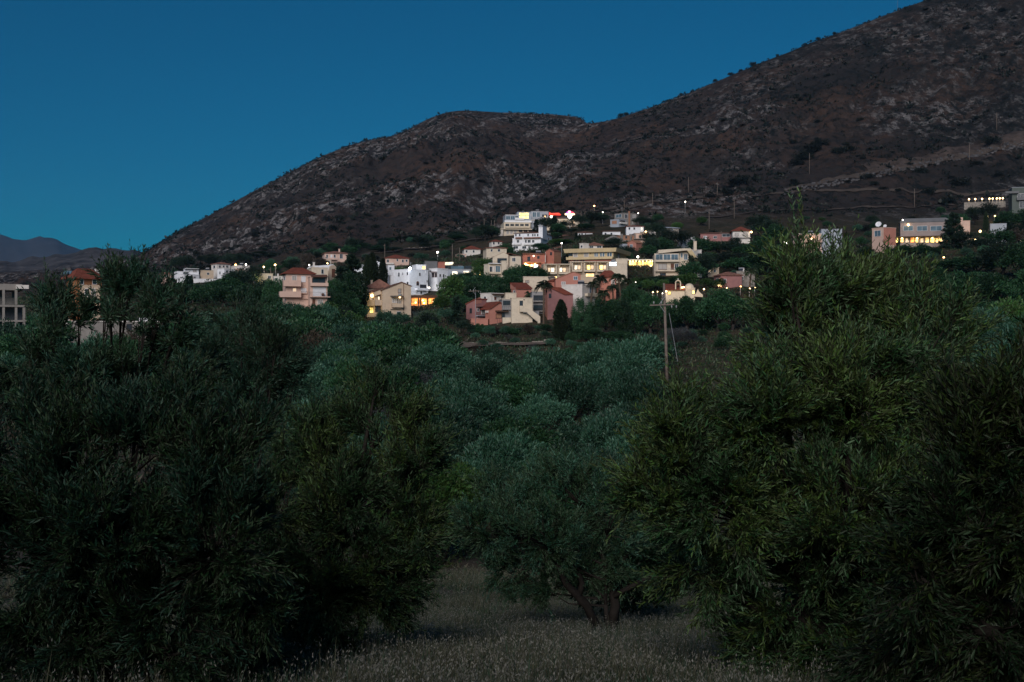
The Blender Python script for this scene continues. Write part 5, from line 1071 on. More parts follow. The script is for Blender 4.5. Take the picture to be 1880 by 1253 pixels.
for i in range(11):
    p = 1644+i*9.2; b.win(p, 437+(i*7 % 3)*.5, p+4.5+(i*5 % 4)*.8, 445.5, ('yellow', 'warm', 'soft', 'orange', 'yellow', 'soft', 'warm')[i % 7], 'wood', mull=False)
    if i % 3 == 1: b.lamp(p+3, 438, .28, 'yellow', .6)
for p in (1655, 1690, 1725): point(p, 440, 398, 70, (1,.68,.2), .3)
b.mast(1657, 404, 428, -1.5, arms=False); b.lamp(1657, 405, .25, 'white', 1.5); c.lamp(1790, 441, .35, 'warm', .5) ; point(1790, 441, 396, 60, (1,.65,.2)); c.slab(1744, 436, 1785, 452, 1.0, 'stone', 'terrace')
h = House('lit_balustrade', 'terrace wall topped by a row of small glowing post lamps, far right', 560, 'terrace', 'the row of post lamps', bbox=(1768,360,1846,378))
b = Block(h, 1770, 1846, 372.5, 380, a=.10, dep=4, m='stone', cap=True, part='masonry')
for p in (1779, 1790.5, 1803, 1816.5, 1822.5, 1830, 1835.5, 1841): b.post(p, 366.5, 372.4, .1, .25, 'cream', part='lamp_post'); b.lamp(p, 366.3-(p-1779)*.03, .42, 'warm', .1); point(p, 366.5, 558.5, 16, (1,.75,.35), .2)
h = House('villa', 'dim grey-green modern villa cut by the right edge of the view', 530, 'house', bbox=(1845,343,1900,388))
b = Block(h, 1858, 1960, 345, 392, a=.15, dep=10, m='bluegrey', cap=True); b.wall.data.materials[0] = mat('greenish_render', (.10,.12,.11), var=.1); b.slab(1845, 352, 1870, 356, 1.5, 'dgrey', 'canopy'); b.slab(1866, 363, 1900, 368, 1.5, 'dgrey', 'balcony'); b.win(1872, 370, 1884, 382, 'dark'); b.win(1868, 356, 1880, 363, 'dark')
h = House('stone_hut', 'solitary stone hut on the bare slope above the village', 668, 'hut', 'the solitary stone hut', bbox=(1200,354,1230,366)); b = Block(h, 1212, 1227, 357.5, 366, a=.4, pl=1202, m='dgrey', skirt=3, cap=False, dep=5); b.win(1217, 360, 1220, 364, 'dark', 'stone')
h = House('garden_shed', 'pale low shed lit by a lamp among trees at the far right', 395, 'shed', bbox=(1805,410,1850,424)); b = Block(h, 1818, 1848, 412, 426, a=.05, dep=5, m='bluegrey', cap=True); b.lamp(1799, 426, .42, 'warm', 2); point(1799, 427, 390, 110, (1,.7,.25))
# field terrace walls
for lab, D, bb in (('low rubble wall of the bare field above the centre of the village', 520, (740,452,810,457)), ('broken rubble wall below the pink cottage', 420, (690,489,742,493)), ('dry earth bank wall of pale stones below the pink complex', 236, (832,628,1010,634))):
    h = House('stone_wall', lab, D, 'wall', bbox=bb)
    HOUSES.pop(); mb = MB(); n = 16
    for i in range(n):
        p0, p1 = bb[0]+(bb[2]-bb[0])*i/n, bb[0]+(bb[2]-bb[0])*(i+.97)/n; x0, x1 = (p0-CX)/F*D, (p1-CX)/F*D; z = h1((x0+x1)/2, D); mb.box(x0, D-.3, z-1.5, x1, D+.3, z+random.uniform(.15, .6))
    h.build(mb, 'masonry', W['stone'])
# ------------------------------------------------------------------ far land
def ridge(name, D, crest, depth, base_py, m, n=160, rough=0.0, sm=True):
    xs, ys = zip(*crest); px = np.linspace(xs[0], xs[-1], n); cy = np.interp(px, xs, ys)
    rows = 14; V = []
    for j in range(rows):
        t = j/(rows-1); d = D+depth*(t-.5)
        h = math.sin(math.pi*t)**.8
        zc = (CY-cy)*D/F; zb = (CY-base_py)*D/F
        x = (px-CX)/F*d
        z = zb+(zc-zb)*h+rough*fbm(x/(D*.03), np.full(n, d)/(D*.03), 4)*min(1, h*2)
        V.append(np.stack([x, np.full(n, d), z], -1))
    V = np.stack(V, 0); idx = np.arange(rows*n).reshape(rows, n)
    Q = np.stack([idx[:-1,:-1], idx[:-1,1:], idx[1:,1:], idx[1:,:-1]], -1).reshape(-1, 4)
    o = link(bpy.data.objects.new(name, npmesh(name, V.reshape(-1, 3), Q, m, smooth=sm))); o['kind'] = 'structure'; return o
ridge('hills', 1750, [(-700,500),(-300,492),(-60,486),(0,483),(60,479),(105,474),(140,466),(165,462),(205,459.5),(240,463),(275,473),(330,490),(420,505)], 700, 560, mat('far_hill_scrub', (.05,.047,.05), var=.6, scale=.035, stain=(.13,.12,.125)), n=240, rough=9)
ridge('far_mountain', 7600, [(-900,470),(-400,440),(-120,446),(-40,433),(0,434),(30,440),(50,443),(75,438),(95,440),(115,447),(135,456),(160,467),(200,480),(260,496),(400,520)], 2600, 600, mat('far_mountain_rock', (.045,.045,.055), var=.3, scale=.004), n=160, rough=40)
mb = MB(); K = 48; mb.v = [(0, 0, -16)]+[(26000*math.cos(2*math.pi*k/K), 26000*math.sin(2*math.pi*k/K), -16) for k in range(K)]; mb.f = [(0, 1+k, 1+(k+1) % K) for k in range(K)]
o = mb.build('ground', mat('plain_earth', (.05,.045,.04), var=.3, scale=.01)); o['kind'] = 'structure'
def ground_D(px, py, d0=60, d1=1150):
    D = np.arange(d0, d1, 1.0); z = H((px-CX)/F*D, D); k = np.nonzero((CY-py)/F*D <= z)[0]
    return float(D[k[0]]) if len(k) else d1
def lamp_D(px, py, hgt=5.5, d0=200, d1=700):
    D = np.arange(d0, d1, 2.0); gap = (CY-py)/F*D-H((px-CX)/F*D, D); k = np.nonzero(gap <= hgt)[0]
    return float(D[k[0]]) if len(k) else d1
def track(label, pts, w, m):
    P3 = []
    for i in range(len(pts)-1):
        for t in np.linspace(0, 1, 14, endpoint=False): P3.append((pts[i][0]+(pts[i+1][0]-pts[i][0])*t, pts[i][1]+(pts[i+1][1]-pts[i][1])*t))
    D = np.array([ground_D(a, b, 150) for a, b in P3]); ker = np.ones(15)/15; Dp = np.pad(D, 7, mode='edge'); D = np.convolve(Dp, ker, 'valid')
    px = np.array([a for a, b in P3]); x = (px-CX)/F*D; c = np.stack([x, D], -1); d = np.gradient(c, axis=0); d /= np.linalg.norm(d, axis=1)[:, None]; nr = np.stack([-d[:, 1], d[:, 0]], -1)
    rows = []
    for s in np.linspace(-w/2, w/2, 5):
        q = c+nr*s; rows.append(np.stack([q[:, 0], q[:, 1], H(q[:, 0], q[:, 1])+.55], -1))
    V = np.stack(rows, 0); n = len(c); idx = np.arange(5*n).reshape(5, n); Q = np.stack([idx[:-1,:-1], idx[:-1,1:], idx[1:,1:], idx[1:,:-1]], -1).reshape(-1, 4)
    o = link(bpy.data.objects.new('track', npmesh('track', V.reshape(-1, 3), Q, m, smooth=True))); o['kind'] = 'structure'
TRK = mat('dirt_track', (.062,.05,.043), var=.3, scale=.2, stain=(.08,.065,.055))
track('', [(1440,352),(1500,338),(1560,326),(1640,314),(1720,298),(1790,282),(1900,262)], 5, TRK)
track('', [(1590,313),(1660,302),(1730,287),(1800,270),(1900,246)], 12, mat('cut_bank_rock', (.055,.043,.038), var=.5, scale=.25, stain=(.09,.07,.065)))
mat('cut_rubble', (.075,.074,.08), var=.6, scale=.6, stain=(.05,.048,.05))
def rubble():
    rng = np.random.default_rng(43); n = 380; t = rng.random(n); px = 1440+440*t; py = 352-88*t**1.05+rng.uniform(-5, 7, n)
    x, D = [], []
    for a, b in zip(px, py): d = ground_D(a, b, 400); D.append(d); x.append((a-CX)/F*d)
    x = np.array(x); D = np.array(D); z = H(x, D); mb = MB()
    for i in range(n):
        s_ = rng.uniform(.3, 1.1); b = len(mb.v); o = rng.normal(size=(8, 3))*.14
        for k in range(8): mb.v.append((x[i]+s_*((k & 1)-.5)*1.5+o[k, 0], D[i]+s_*((k >> 1 & 1)-.5)*1.3+o[k, 1], z[i]+s_*((k >> 2)-.3)+o[k, 2]))
        mb.f += [(b,b+1,b+3,b+2),(b+4,b+6,b+7,b+5),(b,b+4,b+5,b+1),(b+2,b+3,b+7,b+6),(b,b+2,b+6,b+4),(b+1,b+5,b+7,b+3)]
    o = mb.build('rubble', mat('cut_rubble')); o['kind'] = 'stuff'; tag(o, 'pale rubble spilled along the cut dirt road on the right slope', 'rubble')
rubble()
track('', [(1370,362),(1440,355),(1520,352),(1600,350),(1700,353),(1900,356)], 3, TRK)
track('', [(1290,402),(1350,396),(1420,386),(1500,389),(1580,380),(1650,384),(1760,376)], 2.5, TRK)
track('', [(640,474),(720,462),(790,456),(850,444),(900,438)], 5, TRK)
track('', [(826,641),(880,637),(950,635),(1012,634)], 9, mat('pale_earth', (.17,.13,.10), var=.4, scale=.5, stain=(.07,.06,.045)))
track('', [(1060,392),(1140,384),(1215,371),(1300,364),(1360,352)], 4, TRK)

# ------------------------------------------------------------------ trees between and below the houses
def clear(px0, py0, px1, py1, D, pad=.22):
    """does a tree here cover more than a little of a house that stands behind it?"""
    for a, b, c, d, hd in HOUSES:
        if hd < D+(-9): continue
        ox = min(px1, c)-max(px0, a); oy = min(py1, d-(d-b)*.10)-max(py0, b)
        if ox > 0 and oy > 0 and ox*oy > pad*.35*(px1-px0)*(py1-py0) and oy > 3: return False
        if abs(hd-D) < 10 and ox > 0 and oy > 0: return False
    return True
def inside(x, y):
    for a, b, c, d, hd in HOUSES:
        px = CX+F*x/y
        if a-4 < px < c+4 and hd-4 < y < hd+13: return True
    return False
EXPL = [('conifer',645,297,11,None,468),('cypress',676,318,9,None,472),('cypress',684,319,9,None,467),('cypress',703,338,7,None,477),('conifer',626,292,10,None,492),
 ('bright',829,303,4.0,None,512),('conifer',838,282,11,None,545),('bright',812,296,2.6,None,545),('deep',848,296,3,None,545),('olive',706,272,2.6,None,571),('olive',735,270,3.0,None,574),('olive',688,268,2.0,None,588),('pink',752,266,1.8,None,592),
 ('cypress',1030,238,11,None,552),('weep',1066,240,3.2,None,541),('weep',1090,243,3.4,None,545),('deep',1112,246,3.4,None,556),('weep',1138,248,3.8,None,545),('weep',1166,250,3.6,None,552),('deep',1194,250,4.2,None,548),('weep',1235,262,3.8,None,545),('deep',1262,256,4.2,None,552),
 ('weep',1292,252,4.2,None,546),('deep',1318,246,4.4,None,540),('deep',1345,246,4.4,None,548),('weep',1185,272,3.0,None,540),('deep',1160,285,3.2,None,528),('bright',1052,246,2.2,None,585),('deep',1078,232,3,None,600),('deep',1130,232,3,None,610),('grey',1245,215,3.0,None,598),('grey',1262,208,2.6,None,606),
 ('palm',998,274,4,2.5,512),('palm',970,296,3,1.9,533),('palm',1099,293,6,2.2,502),('palm',1084,288,4,1.7,514),('palm',1140,296,7,2.6,500),('palm',1113,282,6,2.0,530),('palm',1126,290,5,1.8,520),('palm',1376,312,5,2.3,489),('palm',1154,300,4,1.9,508),
 ('deep',1210,330,3,None,517),('bright',1180,325,3,None,510),('deep',1240,325,3.2,None,508),('deep',1270,330,4.5,None,485),('bright',1262,318,3,None,503),('deep',1297,345,4,None,482),('pine',1290,335,4,None,470),
 ('pine',1204,428,4.2,None,412),('pine',1190,420,3,None,430),('pine',1225,415,4,None,425),('deep',1215,400,4,None,440),('pine',1196,392,3,None,440),('cypress',1188,398,8,None,432),('pine',1250,405,4.5,None,428),('deep',1285,395,5,None,440),('deep',1320,400,5,None,446),('pine',1345,395,5,None,448),('deep',1370,390,5,None,452),('deep',1400,385,5,None,440),
 ('pine',1395,455,5,None,398),('pine',1412,440,5,None,408),('deep',1425,420,5,None,415),('deep',1300,365,5,None,470),('pine',1330,360,5,None,468),('deep',1355,352,5,None,475),('deep',1390,350,5,None,470),('deep',1420,350,5,None,455),('pine',1440,365,5,None,460),
 ('conifer',1752,384,12,None,392),('conifer',1741,388,10,None,405),('pine',1768,380,4,None,428),('deep',1700,360,5,None,455),('deep',1660,365,4,None,452),('pine',1800,360,5,None,440),('deep',1835,370,5,None,425),('pine',1870,375,5.5,None,415),('deep',1740,320,5.5,None,480),('deep',1790,310,5.5,None,470),('pine',1840,300,6,None,455),('deep',1880,295,6,None,450),('deep',1720,270,5,None,500),('deep',1775,260,5.5,None,505),('deep',1830,250,5.5,None,510),('deep',1885,240,5.5,None,505),
 ('deep',1735,215,4.5,None,545),('deep',1785,205,4.5,None,555),('deep',1840,195,4.5,None,560),('deep',1890,190,4.5,None,550),('pine',1815,480,4.5,None,378),('pine',1790,490,4,None,382),('cypress',1810,455,8,None,390),('deep',1760,470,4,None,395),('deep',1850,440,5,None,392),('deep',1885,450,5,None,388),
 ('pine',1040,505,4,None,408),('pine',1062,500,4,None,398),('pine',1085,505,4.5,None,393),('pine',1105,508,4,None,395),('deep',1075,490,4,None,412),('pine',1000,500,3.5,None,402),('pine',1012,498,3.5,None,405),('deep',1025,492,3.5,None,412),('conifer',1018,495,9,None,398),('conifer',985,505,8,None,404),('pine',1050,478,3,None,420),('deep',1020,470,3,None,428),('pine',1180,500,4,None,400),('pine',1192,490,4,None,405),
 ('conifer',1058,440,8,None,428),('conifer',1064,438,8,None,430),('bright',1022,438,3.4,None,440),('bright',1040,436,3,None,445),('deep',990,430,3,None,448),('deep',1000,425,2.4,None,452),('pine',1128,412,3,None,439),('pine',1122,410,3.2,None,443),('pine',1150,380,3.4,None,455),('deep',1146,372,3,None,462),('deep',1190,385,3,None,452),
 ('deep',966,318,3.4,None,489),('deep',946,316,3.2,None,493),('deep',988,320,2.8,None,494),('deep',934,325,2.2,None,498),('bright',886,350,3.4,None,478),('bright',879,345,2.4,None,490),('deep',860,340,3,None,502),
 ('deep',885,318,3.4,None,505),('deep',905,316,3.4,None,508),('deep',925,312,3,None,512),('deep',945,312,3,None,508),('deep',862,312,3.4,None,512),('deep',842,330,3,None,506),('deep',870,300,3,None,522),('deep',895,300,3,None,525),('deep',918,304,3,None,522),('olive',835,338,2.4,None,507),
 ('deep',640,285,4,None,510),('deep',655,290,3.4,None,520),('deep',625,280,4,None,528),('deep',610,285,3,None,520),('deep',650,270,3.5,None,555),('deep',618,262,3.2,None,545),('olive',600,240,3,None,556),('olive',575,238,3,None,562),('olive',548,236,3,None,560),('olive',525,235,3,None,558),('deep',500,250,3,None,548),('deep',505,275,3,None,520),('pine',490,300,3.5,None,518),
 ('pine',440,345,5.5,None,500),('pine',462,350,4,None,492),('deep',420,340,4.5,None,512),('deep',395,335,4,None,518),('conifer',346,330,9,None,508),('pine',355,320,4.5,None,525),('deep',330,325,4,None,522),('deep',375,310,4.5,None,528),('deep',410,305,4.5,None,530),('deep',450,300,4.5,None,530),('deep',480,285,3.5,None,530),('cypress',352,430,7,None,506)]
for kd, px, D, size, st, top in EXPL:
    rt = tree_px(kd, px, D, size, st or 1.0, 1 if kd in ('palm',) or D < 300 else 2, top)
    if kd == 'cypress' and px == 1030:
        for ch in rt.children: ch.scale.x *= 1.5; ch.scale.y *= 1.5
# tree belts behind the village
r = random.Random(5)
for i in range(46):
    px = r.uniform(590, 905); D = r.uniform(500, 585); top = np.interp(px, [590,640,700,760,830,900], [450,438,442,438,428,408])+r.uniform(0, 16)
    if clear(px-8, top, px+8, top+14, D): tree_px(r.choice(['pine','pine','deep']), px, D, r.uniform(2.6, 4.4), 1, 2, top)
for i in range(26):
    px = r.uniform(318, 505); D = r.uniform(560, 640); top = np.interp(px, [318,360,430,505], [474,466,466,478])+r.uniform(0, 9)
    tree_px('pine', px, D, r.uniform(2.8, 4.4), 1, 2, top)
# garden trees and hedges between the houses
cnt = 0
for i in range(9000):
    if cnt >= 235: break
    px = r.uniform(300, 1900); D = r.uniform(252, 545)
    if px < 560 and D < 330: continue
    x = (px-CX)/F*D
    if inside(x, D): continue
    R = r.uniform(1.2, 3.2); rp = R*F/D; z = h1(x, D); yb = CY-z*F/D; yt = yb-1.5*rp
    if not clear(px-rp, yt, px+rp, yb, D): continue
    k = r.choices(['deep','olive','pine','bright','bush','pink'], [.24,.24,.18,.06,.22,.06])[0]
    tree(k, x, D, R, r.uniform(.8, 1.15), 2); cnt += 1
for i, px in enumerate(range(866, 1052, 15)): tree_px(['olive','deep','olive','pink'][i % 4], px+r.uniform(-3, 3), 258+r.uniform(-4, 4), r.uniform(1.3, 1.9), 1, 1, 598+r.uniform(-3, 6))
for i, px in enumerate(range(1165, 1330, 13)): tree_px(['bright','deep'][i % 2], px, 318+r.uniform(-4, 4), 1.8, 1, 2, 512+r.uniform(-2, 6)) if not 1219 < px < 1284 else None

# ------------------------------------------------------------------ the olive grove in the valley
acc = []; r = random.Random(17)
for i in range(60000):
    if len(acc) >= 262: break
    D = 20+225*r.random()**.85; px = r.uniform(-20, 1900)
    if (1215 < px < 1700 and D < 200) or (px >= 1700 and D < 95) or (px < 440 and D < 90) or (440 <= px < 800 and D < 42): continue
    if D < 30 and (px < 790 or px > 1230): continue
    if D < 24 and 820 < px < 1130: continue
    if D < 37 and 810 < px < 960: continue
    if D > 190 and (px < 330 and 560 or 0): continue
    x = (px-CX)/F*D
    sp = np.interp(D, [20, 60, 120, 240], [3.2, 4.4, 6.0, 7.2])
    if any((x-a)**2+(D-b)**2 < sp*sp for a, b in acc): continue
    if inside(x, D): continue
    R = sp*(r.uniform(.38, .60) if D < 95 else r.uniform(.48, .64)); h_ = 1.65*R*.95
    z = h1(x, D)
    top = CY-(z+h_)*F/D
    if not clear(px-R*F/D, top, px+R*F/D, top+2*R*F/D, D, .6): continue
    lim = np.interp(px, [0,330,480,600,655,680,755,800,822,835,1005,1012,1050,1062,1110,1330,1900], [600,600,556,564,586,592,596,610,614,646,646,656,656,640,628,622,560])
    if D > 110 and top < lim:
        R *= max(.3, ((z+h_)-(CY-lim)*0-0 if False else ((CY-lim)*D/F-z))/h_)
        if R < 1.0: continue
    acc.append((x, D))
    if 480 < px < 840 and D > 135: k = r.choices(['deep','olive','bright','brown'], [.62,.18,.1,.10])[0]
    elif 780 < px < 1000 and D > 150: k = r.choices(['grey','olive','deep','brown'], [.35,.35,.2,.1])[0]
    elif px > 1000 and D > 190: k = r.choices(['deep','olive','weep'], [.45,.45,.1])[0]
    elif px < 480: k = r.choices(['olive','deep','brown'], [.55,.3,.15])[0]
    else: k = r.choices(['olive','deep','bright','grey'], [.78,.14,.04,.04])[0]
    tree(k, x, D, R if k != 'weep' else R*.7, r.uniform(.8, 1.15), 0 if D < 48 else 1 if D < 130 else 2, sink=.15)
# bushes one can tell apart on the bare slopes
r = random.Random(23)
for px, D, R in ((1478,700,6.5),(1492,705,6),(1505,712,5),(1462,690,4),(1540,690,4.5),(1560,700,3.8),(1590,640,3.5),(1350,650,5),(1362,655,4.5),(1341,640,3.5),(1375,640,3),(1705,610,4),(1760,620,5),(1690,640,3.5),(1820,660,5),(1742,590,4)):
    tree('bush', (px-CX)/F*D, D, R, .9, 2)
for px, D in ((1139,1000),(1147,998),(1380,968),(1358,972),(1340,972),(1312,978),(1250,985),(1425,965),(1475,955),(1500,952),(1530,948)):
    tree('bush', (px-CX)/F*D, D-4, r.uniform(1.6, 2.8), 1.2, 2)
for i in range(120):
    px = r.uniform(300, 1880); D = r.uniform(590, 900 if px > 700 else 760)
    tree('bush', (px-CX)/F*D, D, r.uniform(1.3, 3.0), r.uniform(.7, 1), 2)
def scrub():
    rng = np.random.default_rng(31); n = 26000
    px = rng.uniform(200, 1960, n); D = rng.uniform(560, 1150, n); x = (px-CX)/F*D
    k = rng.random(n) < np.clip(.35+1.1*fbm(x/55, D/75, 3), .06, 1); x, D = x[k], D[k]; n = len(x)
    z = H(x, D); R = rng.uniform(.6, 1.5, n)*np.clip(.7+rng.exponential(.35, n), .6, 2.4); m = 9
    o = sph(n*m, rng); o[:, 2] = np.abs(o[:, 2])*.8
    pos = np.repeat(np.stack([x, D, z], -1), m, 0)+o*np.repeat(R, m)[:, None]*rng.uniform(.3, .9, n*m)[:, None]
    V, Q = leaves(pos, unit(o+[0, 0, .4]+rng.normal(size=o.shape)*.5), np.repeat(R, m)*rng.uniform(.6, 1.1, n*m), .75, rng)
    o = link(bpy.data.objects.new('scrub', npmesh('scrub', V, Q, LM['scrub']))); o['kind'] = 'stuff'
    tag(o, 'low dark scrub dotted all over the rocky mountain slopes', 'scrub')
scrub()
def weeds():
    """undergrowth of the grove and the village slopes"""
    rng = np.random.default_rng(37); n = 95000
    D = 20+430*rng.random(n)**1.3; px = rng.uniform(-60, 1940, n); x = (px-CX)/F*D
    k = rng.random(n) < np.clip(.6+1.0*fbm(x/9, D/9, 3), .1, 1); x, D = x[k], D[k]
    ok = np.ones(len(x), bool)
    for a, b, c, d, hd in HOUSES:
        q = CX+F*x/D; ok &= ~((q > a-3) & (q < c+3) & (D > hd-2) & (D < hd+12))
    x, D = x[ok], D[ok]; n = len(x)
    z = H(x, D); s = np.interp(D, [20, 60, 450], [.16, .3, .9]); m = 5
    pos = np.repeat(np.stack([x, D, z-.05], -1), m, 0)+rng.normal(size=(n*m, 3))*np.repeat(s, m)[:, None]*[.6, .6, .1]
    V, Q = leaves(pos, unit(rng.normal(size=(n*m, 3))*[.7, .7, .2]+[0, 0, .8]), np.repeat(s, m)*rng.uniform(.7, 1.5, n*m), .3, rng)
    me = npmesh('undergrowth', V, Q, [leafmat('weed_green', (.026,.052,.024), (.04,.065,.032), spread=.4), leafmat('weed_straw', (.055,.055,.034), (.065,.06,.038), spread=.4)], np.repeat((rng.random(n) < .4).astype(np.int32), m))
    o = link(bpy.data.objects.new('undergrowth', me)); o['kind'] = 'stuff'
    tag(o, 'low weeds and undergrowth on the ground between the trees', 'undergrowth')
weeds()
# the small lawn beside the taverna
xs = [(757,301),(806,302),(812,282),(762,278)]
V = []; g = 10
for i in range(g+1):
    for j in range(g+1):
        u, v = i/g, j/g; px = (xs[0][0]*(1-u)+xs[1][0]*u)*(1-v)+(xs[3][0]*(1-u)+xs[2][0]*u)*v; D = (xs[0][1]*(1-u)+xs[1][1]*u)*(1-v)+(xs[3][1]*(1-u)+xs[2][1]*u)*v
        x = (px-CX)/F*D; V.append((x, D, h1(x, D)+.25))
Q = [(i*(g+1)+j, i*(g+1)+j+1, (i+1)*(g+1)+j+1, (i+1)*(g+1)+j) for i in range(g) for j in range(g)]
o = link(bpy.data.objects.new('lawn', npmesh('lawn', V, Q, mat('lawn_grass', (.025,.06,.02), var=.25, scale=2, bump=.5)))); o['kind'] = 'structure'

# ------------------------------------------------------------------ poles and street lamps
PW = mat('weathered_pole_wood', (.17,.14,.12), var=.25, scale=3)
def pole(label, px, top, base, arm=0, armdrop=1.2, r=.13, D=None, topx=None, group='utility poles', guy=None, m=None):
    D = D or ground_D(px, base); x = (px-CX)/F*D; z = h1(x, D); tz = (CY-top)*D/F; tx = ((topx or px)-CX)/F*D-x
    root = empty('utility_pole', (x, D, z)); h = max(2.5, tz-z)
    b = MB(); b.tube([(0, 0, -.8), (tx*.5, 0, h*.5), (tx, 0, h)], [r*1.2, r, r*.75], 8); b.build('post', m or PW, root, origin=(0, 0, 0), smooth=True)
    if arm:
        c = h-armdrop; b = MB(); cx = tx*c/h; b.box(cx-arm/2, -.22-r, c-.07, cx+arm/2, -.08-r, c+.07); a = b.build('crossarm', PW, root, origin=(0, 0, 0))
        a.rotation_euler = (0, math.radians(-2), 0); a.location.z = 0
        if arm > 1.5:
            b = MB(); b.tube([(cx, -r-.1, c+.9), (cx-arm*.24, -r-.15, c+.05)], [.035, .035], 5); b.tube([(cx, -r-.1, c-.9), (cx-arm*.22, -r-.15, c-.05)], [.035, .035], 5); b.build('brace', W['metal'], root, origin=(0, 0, 0))
            for q in (-.46, -.16, .27, .46):
                b = MB(); p = Vector((cx+arm*q, -.15-r, c)); s = -1 if q > .2 else 1; b.tube([p+Vector((0, 0, .07*s)), p+Vector((0, 0, .2*s)), p+Vector((0, 0, .38*s))], [.05, .09, .05], 7); b.build('insulator', W['metal'], root, origin=(0, 0, 0))
    if guy:
        b = MB(); e = Vector(((guy[1][0]-px)/F*D, -.5, (CY-guy[1][1])*D/F-z)); s = Vector(((guy[0][0]-px)/F*D, 0, (CY-guy[0][1])*D/F-z)); b.tube([s, e], [.028, .028], 5); b.build('guy_wire', W['metal'], root, origin=(0, 0, 0))
    tag(root, label, 'pole', group)
MARKS.append((1223, 600, 'the tall wooden utility pole'))
pole('tall wooden utility pole with crossarm and guy wire rising from the olive grove', 1226, 520, 690, 2.75, 2.45, .17, 128, 1219, guy=((1228.5,575),(1243,664)))
pole('thin grey pole with a wide crossarm in front of the salmon side house', 873.5, 532, 602, 2.6, .35, .07, 266, 873, m=W['metal'])
for lab, px, t, b_, a in (('thin pole on the bare slope above the solitary stone hut', 1264, 326, 354, 0),('double armed pole on the bare slope right of the stone hut', 1317, 336, 361, 1.6),('pole on the slope above the pointed red-roofed house', 1348, 366, 402, 1.2),('pole among bushes left of the pointed red-roofed house', 1302, 383, 421, 1.2),
    ('short pole beside the solitary stone hut', 1198, 355, 380, 0),('pole behind the boxy hilltop villa', 1146, 368, 392, 0),('pole at the foot of the pale rock outcrop on the right slope', 1486, 281, 321, 0),('pole beside the pale dirt track on the right slope', 1780, 264, 297, 0),('highest pole on the dark slope near the right edge', 1830, 207, 240, 0),('pole standing in the terraced field above the long right hotel', 1679, 347, 381, 0),
    ('wooden pole above the low pink cottage', 706.5, 448, 474, .9),('wooden pole left of the red-roofed white cottage', 830.5, 449, 482, 0),('wooden pole in front of the red-roofed white cottage', 844, 455, 480, 0),('leftmost of three posts in the trees left of the stepped hotel', 889, 402, 426, 0),('middle of three posts in the trees left of the stepped hotel', 902, 404, 426, 0),('rightmost of three posts left of the stepped hotel', 908, 405, 426, 0),
    ('wooden pole between two street lamps above the lamplit house', 497, 491, 530, .8),('grey post standing by the left end of the pink villa', 499, 525, 545, 0),('thin mast on the skyline of the right ridge', 1648, -6, 9, 0),('pole rising from dark trees right of the glazed veranda house', 1324, 425, 470, .8),('pole beside the tall neon sign', 1067, 388, 402, 0),('second pole right of the tall neon sign', 1074, 389, 402, 0)):
    pole(lab, px, t, b_, a, .7, .14, topx=px)
def street_lamp(label, px, py, col='warm', r=.34, watts=80, hgt=5.5, D=None, name='street_lamp'):
    D = D or lamp_D(px, py, hgt); p = P(px, py, D); z = h1(p.x, D)
    root = empty(name, (p.x, D, z)); h = p.z-z
    b = MB(); b.tube([(0, .25, -.5), (0, .25, h*.6), (0, .22, h+.1), (0, -.25, h+.28)], [.09, .07, .06, .05], 6); b.build('post', W['metal'], root, origin=(0, 0, 0))
    b = MB(); b.ball((0, -.3, h), r*.66, 10, 7, .8); b.build('lamp_head', LAMPM[col], root, origin=(0, 0, 0), smooth=True)
    tag(root, label, 'lamp', 'lit lamps')
    c = dict(warm=(1,.74,.42), white=(1,.95,.85), orange=(1,.5,.2), blue=(.85,.92,1), yellow=(1,.8,.32))[col]
    if watts: LIGHTS.append((Vector((p.x, D-.9, p.z-.3)), c, watts*1.8, .3, None))
